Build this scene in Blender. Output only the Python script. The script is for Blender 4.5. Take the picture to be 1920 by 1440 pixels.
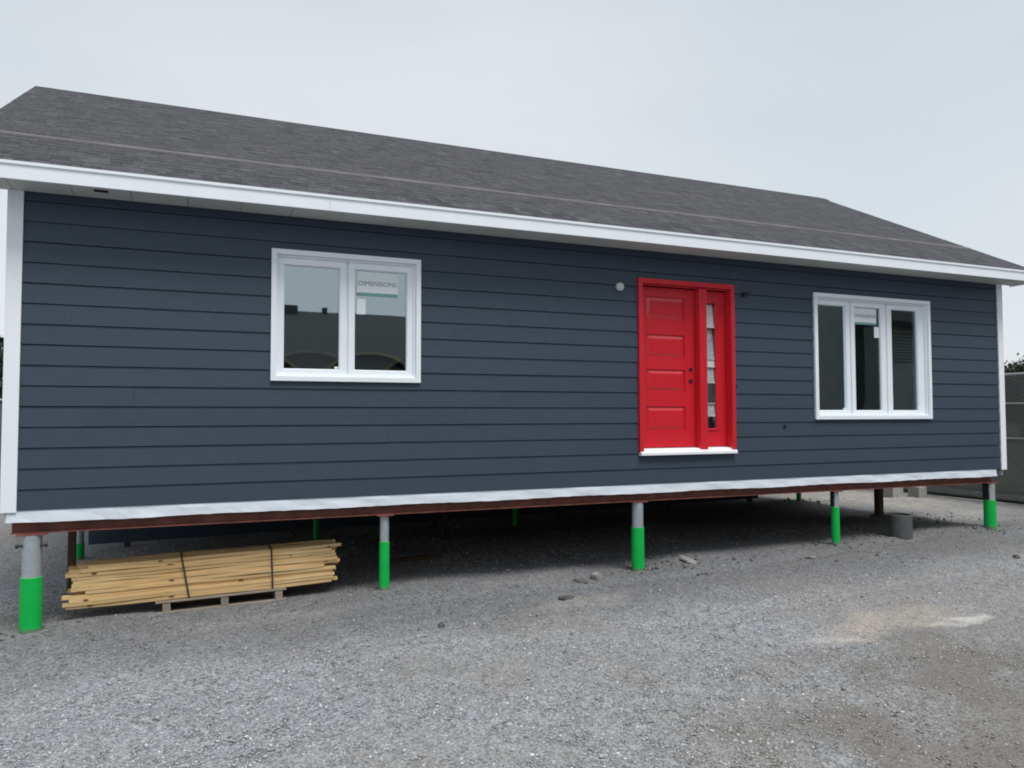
import bpy, bmesh, math, random
import numpy as np
from mathutils import Vector, Matrix, noise as mnoise

random.seed(7)
rng = np.random.default_rng(7)
sc = bpy.context.scene
for o in list(bpy.data.objects):
    bpy.data.objects.remove(o)
COL = sc.collection
rad = math.radians

# ------------------------------------------------------------------ camera
CAM = Vector((1.3332, -7.8647, 0.8236))
YAW, PITCH, ROLL = rad(23.0196), rad(2.3338), rad(-0.1071)
fw = Vector((math.sin(YAW) * math.cos(PITCH), math.cos(YAW) * math.cos(PITCH), math.sin(PITCH)))
r0 = Vector((math.cos(YAW), -math.sin(YAW), 0))
u0 = r0.cross(fw)
rt = r0 * math.cos(ROLL) + u0 * math.sin(ROLL)
up = -r0 * math.sin(ROLL) + u0 * math.cos(ROLL)
cd = bpy.data.cameras.new("camera")
cd.sensor_width = 36.0
cd.lens = 36.0 * 1443.0 / 1920.0
cd.clip_start = 0.05
cd.clip_end = 2000
cam = bpy.data.objects.new("camera", cd)
COL.objects.link(cam)
m = Matrix((rt, up, -fw)).transposed().to_4x4()
m.translation = CAM
cam.matrix_world = m
sc.camera = cam

# ------------------------------------------------------------------ sky, sun, exposure
SUN_EL, SUN_AZ = rad(64), rad(168)        # azimuth clockwise from +y: behind the camera
w = bpy.data.worlds.new("World")
sc.world = w
w.use_nodes = True
nt = w.node_tree
nt.nodes.clear()
out = nt.nodes.new("ShaderNodeOutputWorld")
bg = nt.nodes.new("ShaderNodeBackground")
sky = nt.nodes.new("ShaderNodeTexSky")
sky.sky_type = 'NISHITA'
sky.sun_disc = False
sky.sun_elevation = SUN_EL
sky.sun_rotation = SUN_AZ
sky.air_density = 1.0
sky.dust_density = 3.0
# closed cloud deck in front of the clear sky
tc = nt.nodes.new("ShaderNodeTexCoord")
mp = nt.nodes.new("ShaderNodeMapping")
mp.inputs['Scale'].default_value = (1.0, 1.0, 2.6)
mp.inputs['Location'].default_value = (0.35, 0.1, 0.2)
ns = nt.nodes.new("ShaderNodeTexNoise")
ns.inputs['Scale'].default_value = 1.35
ns.inputs['Detail'].default_value = 4.0
ns.inputs['Roughness'].default_value = 0.45
cr = nt.nodes.new("ShaderNodeValToRGB")
cr.color_ramp.elements[0].position = 0.33
cr.color_ramp.elements[0].color = (6.1, 7.0, 7.5, 1)
cr.color_ramp.elements[1].position = 0.66
cr.color_ramp.elements[1].color = (7.8, 8.15, 8.5, 1)
sx = nt.nodes.new("ShaderNodeSeparateXYZ")
hz = nt.nodes.new("ShaderNodeMapRange")
hz.inputs['From Min'].default_value = 0.0
hz.inputs['From Max'].default_value = 0.42
hz.inputs['To Min'].default_value = 0.85
hz.inputs['To Max'].default_value = 0.0
hm = nt.nodes.new("ShaderNodeMix")
hm.data_type = 'RGBA'
hm.inputs['B'].default_value = (8.6, 8.9, 9.2, 1)
mx = nt.nodes.new("ShaderNodeMix")
mx.data_type = 'RGBA'
mx.inputs['Factor'].default_value = 0.93
L = nt.links.new
L(tc.outputs['Generated'], mp.inputs['Vector'])
L(mp.outputs['Vector'], ns.inputs['Vector'])
L(ns.outputs['Fac'], cr.inputs['Fac'])
L(tc.outputs['Generated'], sx.inputs['Vector'])
L(sx.outputs['Z'], hz.inputs['Value'])
L(hz.outputs['Result'], hm.inputs['Factor'])
L(cr.outputs['Color'], hm.inputs['A'])
L(sky.outputs['Color'], mx.inputs['A'])
L(hm.outputs['Result'], mx.inputs['B'])
L(mx.outputs['Result'], bg.inputs['Color'])
bg.inputs['Strength'].default_value = 0.0535
L(bg.outputs['Background'], out.inputs['Surface'])

sd = bpy.data.lights.new("sun", 'SUN')
sd.energy = 1.5
sd.angle = rad(24)
sd.color = (1.0, 0.975, 0.94)
sun = bpy.data.objects.new("sun", sd)
COL.objects.link(sun)
sdir = Vector((math.sin(SUN_AZ) * math.cos(SUN_EL), math.cos(SUN_AZ) * math.cos(SUN_EL), math.sin(SUN_EL)))
sun.rotation_euler = sdir.to_track_quat('Z', 'Y').to_euler()
sun.location = (0, -10, 20)

vs = sc.view_settings
vs.view_transform = 'Standard'
vs.look = 'None'
vs.exposure = 0.9
vs.gamma = 1.0
vs.use_curve_mapping = False
sc.cycles.filter_width = 1.9

# ------------------------------------------------------------------ helpers
class MB:
    """collects shapes, then links them as ONE mesh object"""
    def __init__(s):
        s.v, s.f, s.m = [], [], []

    def poly(s, pts, faces, mi=0):
        b = len(s.v)
        s.v += [tuple(p) for p in pts]
        for q in faces:
            s.f.append([b + i for i in q])
            s.m.append(mi)
        return s

    def box(s, x0, x1, y0, y1, z0, z1, mi=0):
        return s.poly([(x0, y0, z0), (x1, y0, z0), (x1, y1, z0), (x0, y1, z0),
                       (x0, y0, z1), (x1, y0, z1), (x1, y1, z1), (x0, y1, z1)],
                      [(0, 3, 2, 1), (4, 5, 6, 7), (0, 1, 5, 4), (1, 2, 6, 5), (2, 3, 7, 6), (3, 0, 4, 7)], mi)

    def prism(s, prof, x0, x1, mi=0):
        """profile of (y, z) points run along x"""
        n = len(prof)
        pts = [(x0, y, z) for y, z in prof] + [(x1, y, z) for y, z in prof]
        fs = [tuple(range(n)), tuple(range(2 * n - 1, n - 1, -1))]
        fs += [(i, i + n, (i + 1) % n + n, (i + 1) % n) for i in range(n)]
        return s.poly(pts, fs, mi)

    def prism_y(s, prof, y0, y1, mi=0):
        """profile of (x, z) points run along y"""
        n = len(prof)
        pts = [(x, y0, z) for x, z in prof] + [(x, y1, z) for x, z in prof]
        fs = [tuple(range(n)), tuple(range(2 * n - 1, n - 1, -1))]
        fs += [(i, i + n, (i + 1) % n + n, (i + 1) % n) for i in range(n)]
        return s.poly(pts, fs, mi)

    def ring(s, x0, x1, z0, z1, wl, wr, wb, wt, y0, y1, mi=0):
        s.box(x0, x1, y0, y1, z0, z0 + wb, mi)
        s.box(x0, x1, y0, y1, z1 - wt, z1, mi)
        s.box(x0, x0 + wl, y0, y1, z0 + wb, z1 - wt, mi)
        s.box(x1 - wr, x1, y0, y1, z0 + wb, z1 - wt, mi)
        return s

    def cyl(s, p0, p1, r_0, r_1, n=20, mi=0, cap=True):
        p0, p1 = Vector(p0), Vector(p1)
        d = (p1 - p0).normalized()
        a = d.orthogonal().normalized()
        b = d.cross(a)
        pts = []
        for p, r in ((p0, r_0), (p1, r_1)):
            for i in range(n):
                t = 2 * math.pi * i / n
                pts.append(p + a * math.cos(t) * r + b * math.sin(t) * r)
        fs = [(i, (i + 1) % n, (i + 1) % n + n, i + n) for i in range(n)]
        if cap:
            fs += [tuple(range(n - 1, -1, -1)), tuple(range(n, 2 * n))]
        return s.poly(pts, fs, mi)

    def mesh(s, name):
        me = bpy.data.meshes.new(name)
        me.from_pydata(s.v, [], s.f)
        bm = bmesh.new()
        bm.from_mesh(me)
        bmesh.ops.recalc_face_normals(bm, faces=bm.faces)
        bm.to_mesh(me)
        bm.free()
        return me

    def build(s, name, mats, parent=None, bevel=0, smooth=False):
        me = s.mesh(name)
        mats = mats if isinstance(mats, (list, tuple)) else [mats]
        for q in mats:
            me.materials.append(q)
        for p, mi in zip(me.polygons, s.m):
            p.material_index = mi
        if smooth:
            me.shade_smooth()
            me.set_sharp_from_angle(angle=rad(35))
        return link(name, me, parent, bevel)


def link(name, me, parent=None, bevel=0):
    o = bpy.data.objects.new(name, me)
    COL.objects.link(o)
    if parent:
        o.parent = parent
    if bevel:
        b = o.modifiers.new("bevel", 'BEVEL')
        b.width = bevel
        b.segments = 2
        b.limit_method = 'ANGLE'
    return o


def empty(name, loc=(0, 0, 0), rz=0):
    o = bpy.data.objects.new(name, None)
    COL.objects.link(o)
    o.location = loc
    o.rotation_euler = (0, 0, rz)
    o.empty_display_size = 0.1
    return o


def tag(o, label, cat, group=None):
    o["label"] = label
    o["category"] = cat
    if group:
        o["group"] = group
    return o


def kind(o, k):
    o["kind"] = k
    return o


# ------------------------------------------------------------------ materials
def mat(name, col, rough=0.6, metal=0.0, var=0.0, vscale=4.0, bump=0.0, bscale=60.0, stretch=(1, 1, 1), spec=0.5,
        rand=0.0, col2=None, coat=0.0, rvar=0.0):
    m_ = bpy.data.materials.new(name)
    m_.use_nodes = True
    n = m_.node_tree
    p = n.nodes["Principled BSDF"]
    p.inputs['Roughness'].default_value = rough
    p.inputs['Metallic'].default_value = metal
    p.inputs['Specular IOR Level'].default_value = spec
    p.inputs['Coat Weight'].default_value = coat
    t = n.nodes.new("ShaderNodeTexCoord")
    mp_ = n.nodes.new("ShaderNodeMapping")
    mp_.inputs['Scale'].default_value = stretch
    n.links.new(t.outputs['Object'], mp_.inputs['Vector'])
    c1 = tuple(col) + (1,)
    src = None
    if var or col2:
        nz = n.nodes.new("ShaderNodeTexNoise")
        nz.inputs['Scale'].default_value = vscale
        nz.inputs['Detail'].default_value = 6
        nz.inputs['Roughness'].default_value = 0.6
        n.links.new(mp_.outputs['Vector'], nz.inputs['Vector'])
        rp = n.nodes.new("ShaderNodeValToRGB")
        rp.color_ramp.elements[0].position = 0.32
        rp.color_ramp.elements[1].position = 0.68
        if col2:
            rp.color_ramp.elements[0].color = c1
            rp.color_ramp.elements[1].color = tuple(col2) + (1,)
        else:
            rp.color_ramp.elements[0].color = tuple(c * (1 - var) for c in col) + (1,)
            rp.color_ramp.elements[1].color = tuple(min(1, c * (1 + var)) for c in col) + (1,)
        n.links.new(nz.outputs['Fac'], rp.inputs['Fac'])
        src = rp.outputs['Color']
        if rvar:
            mr = n.nodes.new("ShaderNodeMapRange")
            mr.inputs['To Min'].default_value = max(0.02, rough - rvar)
            mr.inputs['To Max'].default_value = min(1, rough + rvar)
            n.links.new(nz.outputs['Fac'], mr.inputs['Value'])
            n.links.new(mr.outputs['Result'], p.inputs['Roughness'])
    if rand:
        oi = n.nodes.new("ShaderNodeObjectInfo")
        mr = n.nodes.new("ShaderNodeMapRange")
        mr.inputs['To Min'].default_value = 1 - rand
        mr.inputs['To Max'].default_value = 1 + rand
        n.links.new(oi.outputs['Random'], mr.inputs['Value'])
        hs = n.nodes.new("ShaderNodeHueSaturation")
        hs.inputs['Color'].default_value = c1
        if src:
            n.links.new(src, hs.inputs['Color'])
        n.links.new(mr.outputs['Result'], hs.inputs['Value'])
        src = hs.outputs['Color']
    if src:
        n.links.new(src, p.inputs['Base Color'])
    else:
        p.inputs['Base Color'].default_value = c1
    if bump:
        nb = n.nodes.new("ShaderNodeTexNoise")
        nb.inputs['Scale'].default_value = bscale
        nb.inputs['Detail'].default_value = 5
        n.links.new(mp_.outputs['Vector'], nb.inputs['Vector'])
        b = n.nodes.new("ShaderNodeBump")
        b.inputs['Strength'].default_value = bump
        b.inputs['Distance'].default_value = 0.01
        n.links.new(nb.outputs['Fac'], b.inputs['Height'])
        n.links.new(b.outputs['Normal'], p.inputs['Normal'])
    return m_


SIDING = mat("navy_siding", (0.040, 0.060, 0.088), 0.5, var=0.07, vscale=3, bump=0.25, bscale=22, stretch=(1.2, 8, 12), rand=0.03, spec=0.4)
GROOVE = mat("navy_sheathing", (0.030, 0.035, 0.052), 0.8)
WHITE = mat("white_trim", (0.86, 0.90, 0.94), 0.45, var=0.025, vscale=2.5, bump=0.04, bscale=15)
VINYL = mat("white_vinyl", (0.85, 0.89, 0.94), 0.32, var=0.02, vscale=3)
SOFFIT = mat("soffit_aluminium", (0.55, 0.56, 0.54), 0.5, var=0.05, vscale=2, rand=0.03)
FOIL = mat("white_foil_wrap", (0.66, 0.71, 0.78), 0.40, var=0.06, vscale=5, bump=0.25, bscale=9, rvar=0.05)
RUST = mat("red_oxide_steel", (0.19, 0.062, 0.045), 0.55, var=0.35, vscale=9, bump=0.15, bscale=50)
STEEL_SHADE = mat("dark_bolt_steel_and_shade", (0.05, 0.05, 0.055), 0.5, metal=0.6, var=0.2)  # bolts, and the dark strips standing for shadow on the piles
GALV = mat("galvanised_steel", (0.40, 0.44, 0.47), 0.48, metal=0.35, var=0.12, vscale=14, bump=0.05, rvar=0.1)
GREEN = mat("green_sleeve", (0.003, 0.46, 0.075), 0.5, spec=0.3, var=0.07, vscale=6, bump=0.03)
def add_splash(m_, top, c):
    """mud thrown up from the ground onto the foot of a thing whose origin lies on the ground"""
    n = m_.node_tree
    p = n.nodes["Principled BSDF"]
    src = p.inputs['Base Color'].links[0].from_socket
    t = n.nodes.new("ShaderNodeTexCoord")
    sp = n.nodes.new("ShaderNodeSeparateXYZ")
    n.links.new(t.outputs['Object'], sp.inputs[0])
    nz = n.nodes.new("ShaderNodeTexNoise")
    nz.inputs['Scale'].default_value = 28
    nz.inputs['Detail'].default_value = 6
    n.links.new(t.outputs['Object'], nz.inputs['Vector'])
    m1 = n.nodes.new("ShaderNodeMath")
    m1.operation = 'MULTIPLY_ADD'
    m1.inputs[1].default_value = -1 / top
    m1.inputs[2].default_value = 0.55
    n.links.new(sp.outputs['Z'], m1.inputs[0])
    m2 = n.nodes.new("ShaderNodeMath")
    m2.operation = 'ADD'
    n.links.new(m1.outputs[0], m2.inputs[0])
    n.links.new(nz.outputs['Fac'], m2.inputs[1])
    rp = n.nodes.new("ShaderNodeValToRGB")
    rp.color_ramp.elements[0].position = 0.52
    rp.color_ramp.elements[1].position = 0.78
    rp.color_ramp.elements[1].color = (0.75, 0.75, 0.75, 1)
    n.links.new(m2.outputs[0], rp.inputs['Fac'])
    mk = n.nodes.new("ShaderNodeMix")
    mk.data_type = 'RGBA'
    mk.inputs['B'].default_value = c
    n.links.new(rp.outputs['Color'], mk.inputs['Factor'])
    n.links.new(src, mk.inputs['A'])
    n.links.new(mk.outputs['Result'], p.inputs['Base Color'])


add_splash(GREEN, 0.075, (0.17, 0.16, 0.14, 1))
RED = mat("red_door_paint", (0.62, 0.014, 0.028), 0.36, coat=0.6, var=0.05, vscale=3, bump=0.03, bscale=90, stretch=(4, 4, 1))
BLACK = mat("black_plastic", (0.012, 0.012, 0.013), 0.5, var=0.1)
PINE = mat("pine_strapping", (0.61, 0.38, 0.155), 0.7, col2=(0.77, 0.56, 0.285), vscale=3.0, stretch=(0.7, 9, 9), bump=0.2, bscale=14, rand=0.14)
def add_knots(m_):
    n = m_.node_tree
    p = n.nodes["Principled BSDF"]
    src = p.inputs['Base Color'].links[0].from_socket
    t = n.nodes.new("ShaderNodeTexCoord")
    oi = n.nodes.new("ShaderNodeObjectInfo")
    sc_ = n.nodes.new("ShaderNodeVectorMath")
    sc_.operation = 'MULTIPLY_ADD'
    sc_.inputs[1].default_value = (4.5, 9.0, 9.0)
    n.links.new(t.outputs['Object'], sc_.inputs[0])
    ofs = n.nodes.new("ShaderNodeVectorMath")
    ofs.operation = 'SCALE'
    ofs.inputs['Scale'].default_value = 23.0
    cx_ = n.nodes.new("ShaderNodeCombineXYZ")
    n.links.new(oi.outputs['Random'], cx_.inputs[0])
    n.links.new(oi.outputs['Random'], cx_.inputs[1])
    n.links.new(cx_.outputs[0], ofs.inputs[0])
    n.links.new(ofs.outputs[0], sc_.inputs[2])
    vo = n.nodes.new("ShaderNodeTexVoronoi")
    vo.inputs['Scale'].default_value = 1.0
    n.links.new(sc_.outputs[0], vo.inputs['Vector'])
    rp = n.nodes.new("ShaderNodeValToRGB")
    rp.color_ramp.elements[0].position = 0.08
    rp.color_ramp.elements[0].color = (1, 1, 1, 1)
    rp.color_ramp.elements[1].position = 0.15
    rp.color_ramp.elements[1].color = (0, 0, 0, 1)
    n.links.new(vo.outputs['Distance'], rp.inputs['Fac'])
    mk = n.nodes.new("ShaderNodeMix")
    mk.data_type = 'RGBA'
    mk.inputs['B'].default_value = (0.16, 0.075, 0.03, 1)
    n.links.new(rp.outputs['Color'], mk.inputs['Factor'])
    n.links.new(src, mk.inputs['A'])
    n.links.new(mk.outputs['Result'], p.inputs['Base Color'])


add_knots(PINE)
PALLET = mat("weathered_pallet_wood", (0.27, 0.23, 0.185), 0.85, var=0.25, vscale=4, stretch=(1, 8, 8), bump=0.3, bscale=20, rand=0.12)
OLDWOOD = mat("brown_post_wood", (0.10, 0.062, 0.034), 0.8, var=0.35, vscale=6, stretch=(8, 8, 0.8), bump=0.25, bscale=20)
STRAP = mat("dark_strap", (0.025, 0.026, 0.03), 0.45)
DRYWALL = mat("interior_drywall", (0.55, 0.55, 0.52), 0.9, var=0.03)
FLOORW = mat("interior_floor", (0.22, 0.17, 0.12), 0.6, var=0.2, stretch=(0.6, 6, 1))
BELLY = mat("dark_belly_board", (0.03, 0.031, 0.034), 0.85, var=0.2)
CONC = mat("grey_concrete", (0.36, 0.36, 0.35), 0.9, var=0.15, vscale=10, bump=0.3, bscale=60)
PIPE = mat("grey_pipe", (0.090, 0.096, 0.097), 0.7, var=0.12, vscale=7, bump=0.1, bscale=40)
PAPER = mat("sticker_paper", (0.78, 0.83, 0.84), 0.5, var=0.02)
TEAL = mat("sticker_teal_band", (0.16, 0.36, 0.33), 0.45, var=0.1)
INK = mat("sticker_ink", (0.16, 0.20, 0.22), 0.6)
BARK = mat("tree_bark", (0.10, 0.08, 0.06), 0.9, var=0.3, vscale=12, bump=0.5)
ASPHALT = mat("broken_asphalt", (0.085, 0.085, 0.088), 0.9, var=0.3, vscale=20, bump=0.6, bscale=70, rand=0.25)
PALESTONE = mat("pale_stone", (0.25, 0.25, 0.245), 0.85, var=0.2, vscale=15, bump=0.4, rand=0.15)
TAN = mat("tan_trim", (0.42, 0.33, 0.20), 0.6, var=0.05)
DARKROOF = mat("charcoal_roof", (0.03, 0.032, 0.034), 0.9, var=0.25, vscale=9)
GREYCLAD = mat("grey_cladding", (0.06, 0.066, 0.064), 0.7, var=0.1, vscale=2)


def shingle_mat(name, use_attr):
    m_ = mat(name, (0.1, 0.1, 0.1), 0.92, bump=0.5, bscale=160)
    n = m_.node_tree
    p = n.nodes["Principled BSDF"]
    rp = n.nodes.new("ShaderNodeValToRGB")
    e = rp.color_ramp.elements
    e[0].position, e[0].color = 0.0, (0.0333, 0.0330, 0.0390, 1)
    e[1].position, e[1].color = 1.0, (0.0833, 0.0823, 0.0922, 1)
    k = e.new(0.5)
    k.color = (0.0566, 0.0556, 0.0630, 1)
    k = e.new(0.75)
    k.color = (0.0636, 0.0629, 0.0711, 1)
    if use_attr:
        a = n.nodes.new("ShaderNodeAttribute")
        a.attribute_name = "tone"
        n.links.new(a.outputs['Fac'], rp.inputs['Fac'])
    else:
        a = n.nodes.new("ShaderNodeObjectInfo")
        n.links.new(a.outputs['Random'], rp.inputs['Fac'])
    g = n.nodes.new("ShaderNodeTexNoise")
    g.inputs['Scale'].default_value = 75
    g.inputs['Detail'].default_value = 3
    t = n.nodes.new("ShaderNodeTexCoord")
    n.links.new(t.outputs['Object'], g.inputs['Vector'])
    mr = n.nodes.new("ShaderNodeMapRange")
    mr.inputs['From Min'].default_value = 0.3
    mr.inputs['From Max'].default_value = 0.7
    mr.inputs['To Min'].default_value = 0.62
    mr.inputs['To Max'].default_value = 1.38
    n.links.new(g.outputs['Fac'], mr.inputs['Value'])
    mu = n.nodes.new("ShaderNodeMix")
    mu.data_type = 'RGBA'
    mu.blend_type = 'MULTIPLY'
    mu.inputs['Factor'].default_value = 1
    n.links.new(rp.outputs['Color'], mu.inputs['A'])
    n.links.new(mr.outputs['Result'], mu.inputs['B'])
    n.links.new(mu.outputs['Result'], p.inputs['Base Color'])
    return m_


SHINGLE = shingle_mat("asphalt_shingle", False)
SHINGLE_S = shingle_mat("asphalt_shingle_field", True)


def glass_mat(name, sign, fac, tint, foot=1.62, amp=0.024):
    """one sheet of coated double glazing: mirror image over a dim view of the inside, sheet slightly bowed at its foot"""
    m_ = bpy.data.materials.new(name)
    m_.use_nodes = True
    n = m_.node_tree
    n.nodes.clear()
    o = n.nodes.new("ShaderNodeOutputMaterial")
    mxs = n.nodes.new("ShaderNodeMixShader")
    tr = n.nodes.new("ShaderNodeBsdfTransparent")
    tr.inputs['Color'].default_value = tint
    gl = n.nodes.new("ShaderNodeBsdfGlossy")
    gl.inputs['Roughness'].default_value = 0.012
    gl.inputs['Color'].default_value = (0.80, 0.93, 0.98, 1)
    lw = n.nodes.new("ShaderNodeFresnel")
    lw.inputs['IOR'].default_value = 1.5
    mr = n.nodes.new("ShaderNodeMapRange")
    mr.inputs['From Min'].default_value = 0.04
    mr.inputs['To Min'].default_value = fac
    mr.inputs['To Max'].default_value = 1.0
    n.links.new(lw.outputs['Fac'], mr.inputs['Value'])
    n.links.new(mr.outputs['Result'], mxs.inputs['Fac'])
    t = n.nodes.new("ShaderNodeTexCoord")
    sp = n.nodes.new("ShaderNodeSeparateXYZ")
    n.links.new(t.outputs['Object'], sp.inputs[0])

    def M(op, a, b_=None):
        q = n.nodes.new("ShaderNodeMath")
        q.operation = op
        for i_, v in enumerate((a, b_)):
            if v is None:
                continue
            if isinstance(v, (int, float)):
                q.inputs[i_].default_value = v
            else:
                n.links.new(v, q.inputs[i_])
        return q.outputs[0]

    arch = M('COSINE', M('MULTIPLY', M('SUBTRACT', sp.outputs['X'], 2.5), math.pi / 0.6))
    low = M('MAXIMUM', M('SUBTRACT', foot, sp.outputs['Z']), 0.0)
    h_ = M('MULTIPLY', M('MULTIPLY', arch, M('MULTIPLY', low, low)), amp * sign)
    nz = n.nodes.new("ShaderNodeTexNoise")
    nz.inputs['Scale'].default_value = 2.5
    nz.inputs['Detail'].default_value = 0.0
    n.links.new(t.outputs['Object'], nz.inputs['Vector'])
    h_ = M('ADD', h_, M('MULTIPLY', nz.outputs['Fac'], 0.0004))
    b = n.nodes.new("ShaderNodeBump")
    b.inputs['Strength'].default_value = 1.0
    b.inputs['Distance'].default_value = 1.0
    n.links.new(h_, b.inputs['Height'])
    n.links.new(b.outputs['Normal'], gl.inputs['Normal'])
    n.links.new(tr.outputs[0], mxs.inputs[1])
    n.links.new(gl.outputs[0], mxs.inputs[2])
    n.links.new(mxs.outputs[0], o.inputs['Surface'])
    return m_


GLASS = glass_mat("coated_glass_outer", 1, 0.25, (0.86, 0.90, 0.88, 1))
GLASS_IN = glass_mat("coated_glass_inner", -1, 0.33, (0.75, 0.80, 0.78, 1))
GLASS2 = glass_mat("coated_glass_outer_flat", 1, 0.25, (0.86, 0.90, 0.88, 1), 1.15, 0.008)
GLASS2_IN = glass_mat("coated_glass_inner_flat", -1, 0.33, (0.75, 0.80, 0.78, 1), 1.15, 0.008)


def ground_mat():
    m_ = bpy.data.materials.new("gravel_ground")
    m_.use_nodes = True
    n = m_.node_tree
    p = n.nodes["Principled BSDF"]
    p.inputs['Roughness'].default_value = 0.95
    p.inputs['Specular IOR Level'].default_value = 0.2
    t = n.nodes.new("ShaderNodeTexCoord")
    P = t.outputs['Object']

    def noise(scale, detail=4, rough=0.55):
        q = n.nodes.new("ShaderNodeTexNoise")
        q.inputs['Scale'].default_value = scale
        q.inputs['Detail'].default_value = detail
        q.inputs['Roughness'].default_value = rough
        n.links.new(P, q.inputs['Vector'])
        return q.outputs['Fac']

    def ramp(src, a, b, ca=(0, 0, 0), cb=(1, 1, 1)):
        q = n.nodes.new("ShaderNodeValToRGB")
        q.color_ramp.elements[0].position = a
        q.color_ramp.elements[1].position = b
        q.color_ramp.elements[0].color = tuple(ca) + (1,)
        q.color_ramp.elements[1].color = tuple(cb) + (1,)
        n.links.new(src, q.inputs['Fac'])
        return q.outputs['Color']

    def mix(f, a, b, bt='MIX'):
        q = n.nodes.new("ShaderNodeMix")
        q.data_type = 'RGBA'
        q.blend_type = bt
        for s_, v in ((q.inputs['Factor'], f), (q.inputs['A'], a), (q.inputs['B'], b)):
            if isinstance(v, (int, float)):
                s_.default_value = v
            elif isinstance(v, tuple):
                s_.default_value = v + (1,)
            else:
                n.links.new(v, s_)
        return q.outputs['Result']

    def blob(x, y, rx, ry, rot, edge):
        mp_ = n.nodes.new("ShaderNodeMapping")
        mp_.vector_type = 'TEXTURE'
        mp_.inputs['Location'].default_value = (x, y, 0)
        mp_.inputs['Rotation'].default_value = (0, 0, rot)
        mp_.inputs['Scale'].default_value = (rx, ry, 1e3)
        wob = n.nodes.new("ShaderNodeTexNoise")
        wob.inputs['Scale'].default_value = 1.6
        wob.inputs['Detail'].default_value = 5
        n.links.new(P, wob.inputs['Vector'])
        ad = n.nodes.new("ShaderNodeVectorMath")
        ad.operation = 'MULTIPLY_ADD'
        ad.inputs[1].default_value = (edge, edge, 0)
        ad.inputs[2].default_value = (-edge / 2, -edge / 2, 0)
        n.links.new(wob.outputs['Color'], ad.inputs[0])
        a2 = n.nodes.new("ShaderNodeVectorMath")
        a2.operation = 'ADD'
        n.links.new(P, a2.inputs[0])
        n.links.new(ad.outputs[0], a2.inputs[1])
        n.links.new(a2.outputs[0], mp_.inputs['Vector'])
        ln = n.nodes.new("ShaderNodeVectorMath")
        ln.operation = 'LENGTH'
        n.links.new(mp_.outputs[0], ln.inputs[0])
        return ramp(ln.outputs['Value'], 0.55, 1.1, (1, 1, 1), (0, 0, 0))

    # stones
    v1 = n.nodes.new("ShaderNodeTexVoronoi")
    v1.inputs['Scale'].default_value = 68
    n.links.new(P, v1.inputs['Vector'])
    v2 = n.nodes.new("ShaderNodeTexVoronoi")
    v2.inputs['Scale'].default_value = 27
    n.links.new(P, v2.inputs['Vector'])
    bw = n.nodes.new("ShaderNodeRGBToBW")
    n.links.new(v1.outputs['Color'], bw.inputs[0])
    bw2 = n.nodes.new("ShaderNodeRGBToBW")
    n.links.new(v2.outputs['Color'], bw2.inputs[0])
    s1 = ramp(bw.outputs[0], 0.2, 0.85, (0.105, 0.109, 0.116), (0.46, 0.474, 0.50))
    s2 = ramp(bw2.outputs[0], 0.2, 0.9, (0.16, 0.165, 0.175), (0.40, 0.412, 0.435))
    stone = mix(0.4, s1, s2)
    # broad drifts: fines, browner dust on the right of the yard
    drift = ramp(noise(0.55, 6, 0.62), 0.42, 0.66)
    dusty = mix(0.55, stone, (0.235, 0.215, 0.190))
    base = mix(drift, stone, dusty)
    right = blob(6.4, -5.0, 3.4, 2.0, 0.25, 1.6)
    base = mix(mix(1.0, right, ramp(noise(1.6, 5), 0.28, 0.55), 'MULTIPLY'), base, mix(0.75, stone, (0.160, 0.140, 0.118)))
    dark = ramp(noise(1.5, 6, 0.65), 0.50, 0.72)
    base = mix(mix(0.4, (0.0, 0.0, 0.0), dark), base, mix(0.6, stone, (0.115, 0.112, 0.110)))
    near = blob(6.5, -0.1, 11.0, 1.75, 0.02, 1.2)  # band along the house: shade painted into the gravel colour
    base = mix(mix(0.62, (0.0, 0.0, 0.0), near), base, mix(0.55, mix(1.0, stone, (0.55, 0.55, 0.55), 'MULTIPLY'), (0.105, 0.106, 0.11)))
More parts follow.
